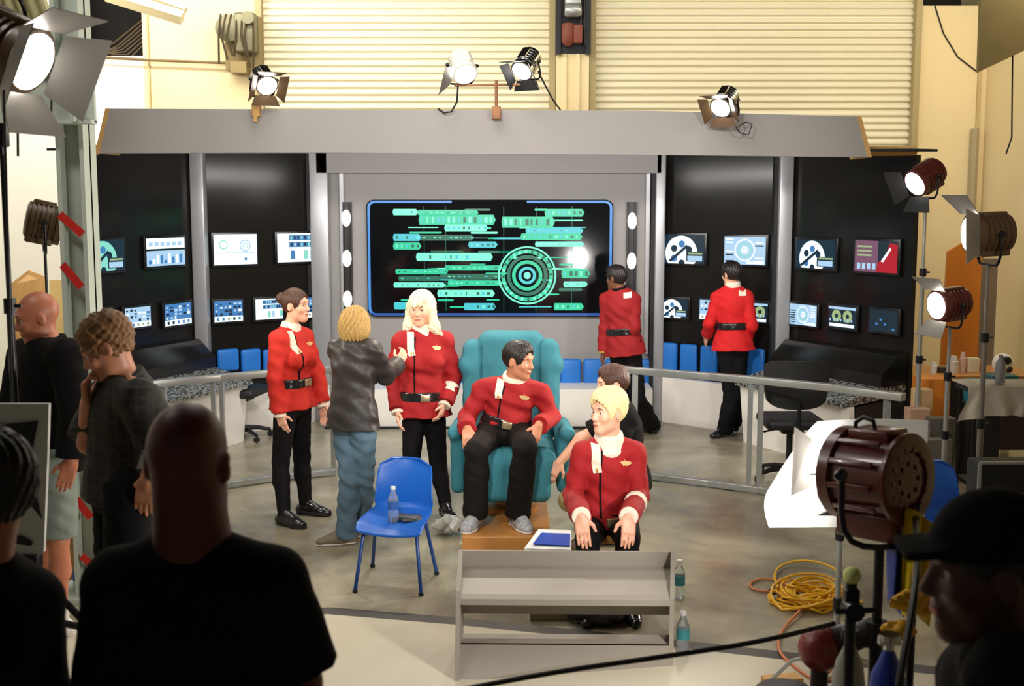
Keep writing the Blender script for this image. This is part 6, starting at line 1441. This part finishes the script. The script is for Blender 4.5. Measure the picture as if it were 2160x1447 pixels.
# capped man at lower right
J = mk(2.15, dict(head=(2092, 1188), neck=(2134, 1368, .03), pelvis=(2150, 1900, .1), shR=(2080, 1440, .19), shL=(2150, 1440, -.15), elR=(2040, 1700, .2), wrR=(1960, 1800, .2), elL=(2170, 1720, -.2), wrL=(2080, 1900, -.2),
    hipR=(2130, 1920, .15), hipL=(2160, 1920, -.02), knR=(2130, 2400, .15), knL=(2160, 2400, 0)), (-.98, .1, 0), hf=(-.97, .12, -.1), anR=V(.92, 2.3, .09), anL=V(.96, 2.1, .09), toeR=(-1, 0, 0), toeL=(-1, 0, 0))
p = Person('dark figure in black baseball cap, profile facing left at lower right corner', (.93, 2.2, 0), J, h=.007, bw=1.15, hs=1.12, skinm=skin('dark skin', srgb(84, 50, 36)), aw=1.15)
p.body(hd={'R': ((-1, 0, -.3), (0, 0, -1), .5), 'L': ((-1, 0, -.6), (0, 0, -1), .5)})
p.top('jacket', C_tee, i=.035, hem=.1, flare=.02, noise=.003, nseed=14); p.bottoms('trousers', C_black, i=.02); p.shoes(C_shoe); p.hair('shaved', H_dk, g=.005)
c, f, u, sd = p.J['head'], p.hf, p.hu, p.hs; S = Sdf(.006); S.el(c+u*.035-f*.008, p.HR, (.098, .120, .108), .01, [(c+u*.025, -u)])
S.bx(c+u*.040+f*.115, p.HR, (.07, .052, .008), .007, .02); S.build('baseball_cap', C_tee, p.root, noise=fold_noise(.001))
# dark figure at left edge
J = mk(2.5, dict(head=(-34, 1026), neck=(-44, 1190, .0), pelvis=(-45, 1700, .05), shR=(60, 1270, .10), shL=(-120, 1270, -.1), elR=(85, 1480, .1), wrR=(60, 1680, .1), elL=(-150, 1480, -.1), wrL=(-120, 1680, -.1),
    hipR=(0, 1710, .05), hipL=(-100, 1710, 0), knR=(0, 2150, .05), knL=(-90, 2150, .05)), (-.45, .88, 0), hf=(-.85, .5, -.2), anR=V(-1.15, 2.5, .09), anL=V(-1.32, 2.45, .09), toeR=(-.3, 1, 0), toeL=(-.5, .8, 0))
p = Person('dark haired person in black cut off by the left edge of the photo', (-1.22, 2.5, 0), J, h=.007, bw=1.0, hs=1.05, skinm=SK_ruddy)
p.body(hd={'R': ((0, 0, -1), (-.9, 0, 0), .5), 'L': ((0, 0, -1), (.9, 0, 0), .5)})
p.top('black_shirt', C_tee, i=.025, hem=.1, flare=.02, noise=.002, nseed=15); p.bottoms('trousers', C_black, i=.02); p.shoes(C_shoe); p.hair('short', H_dk, g=.018)
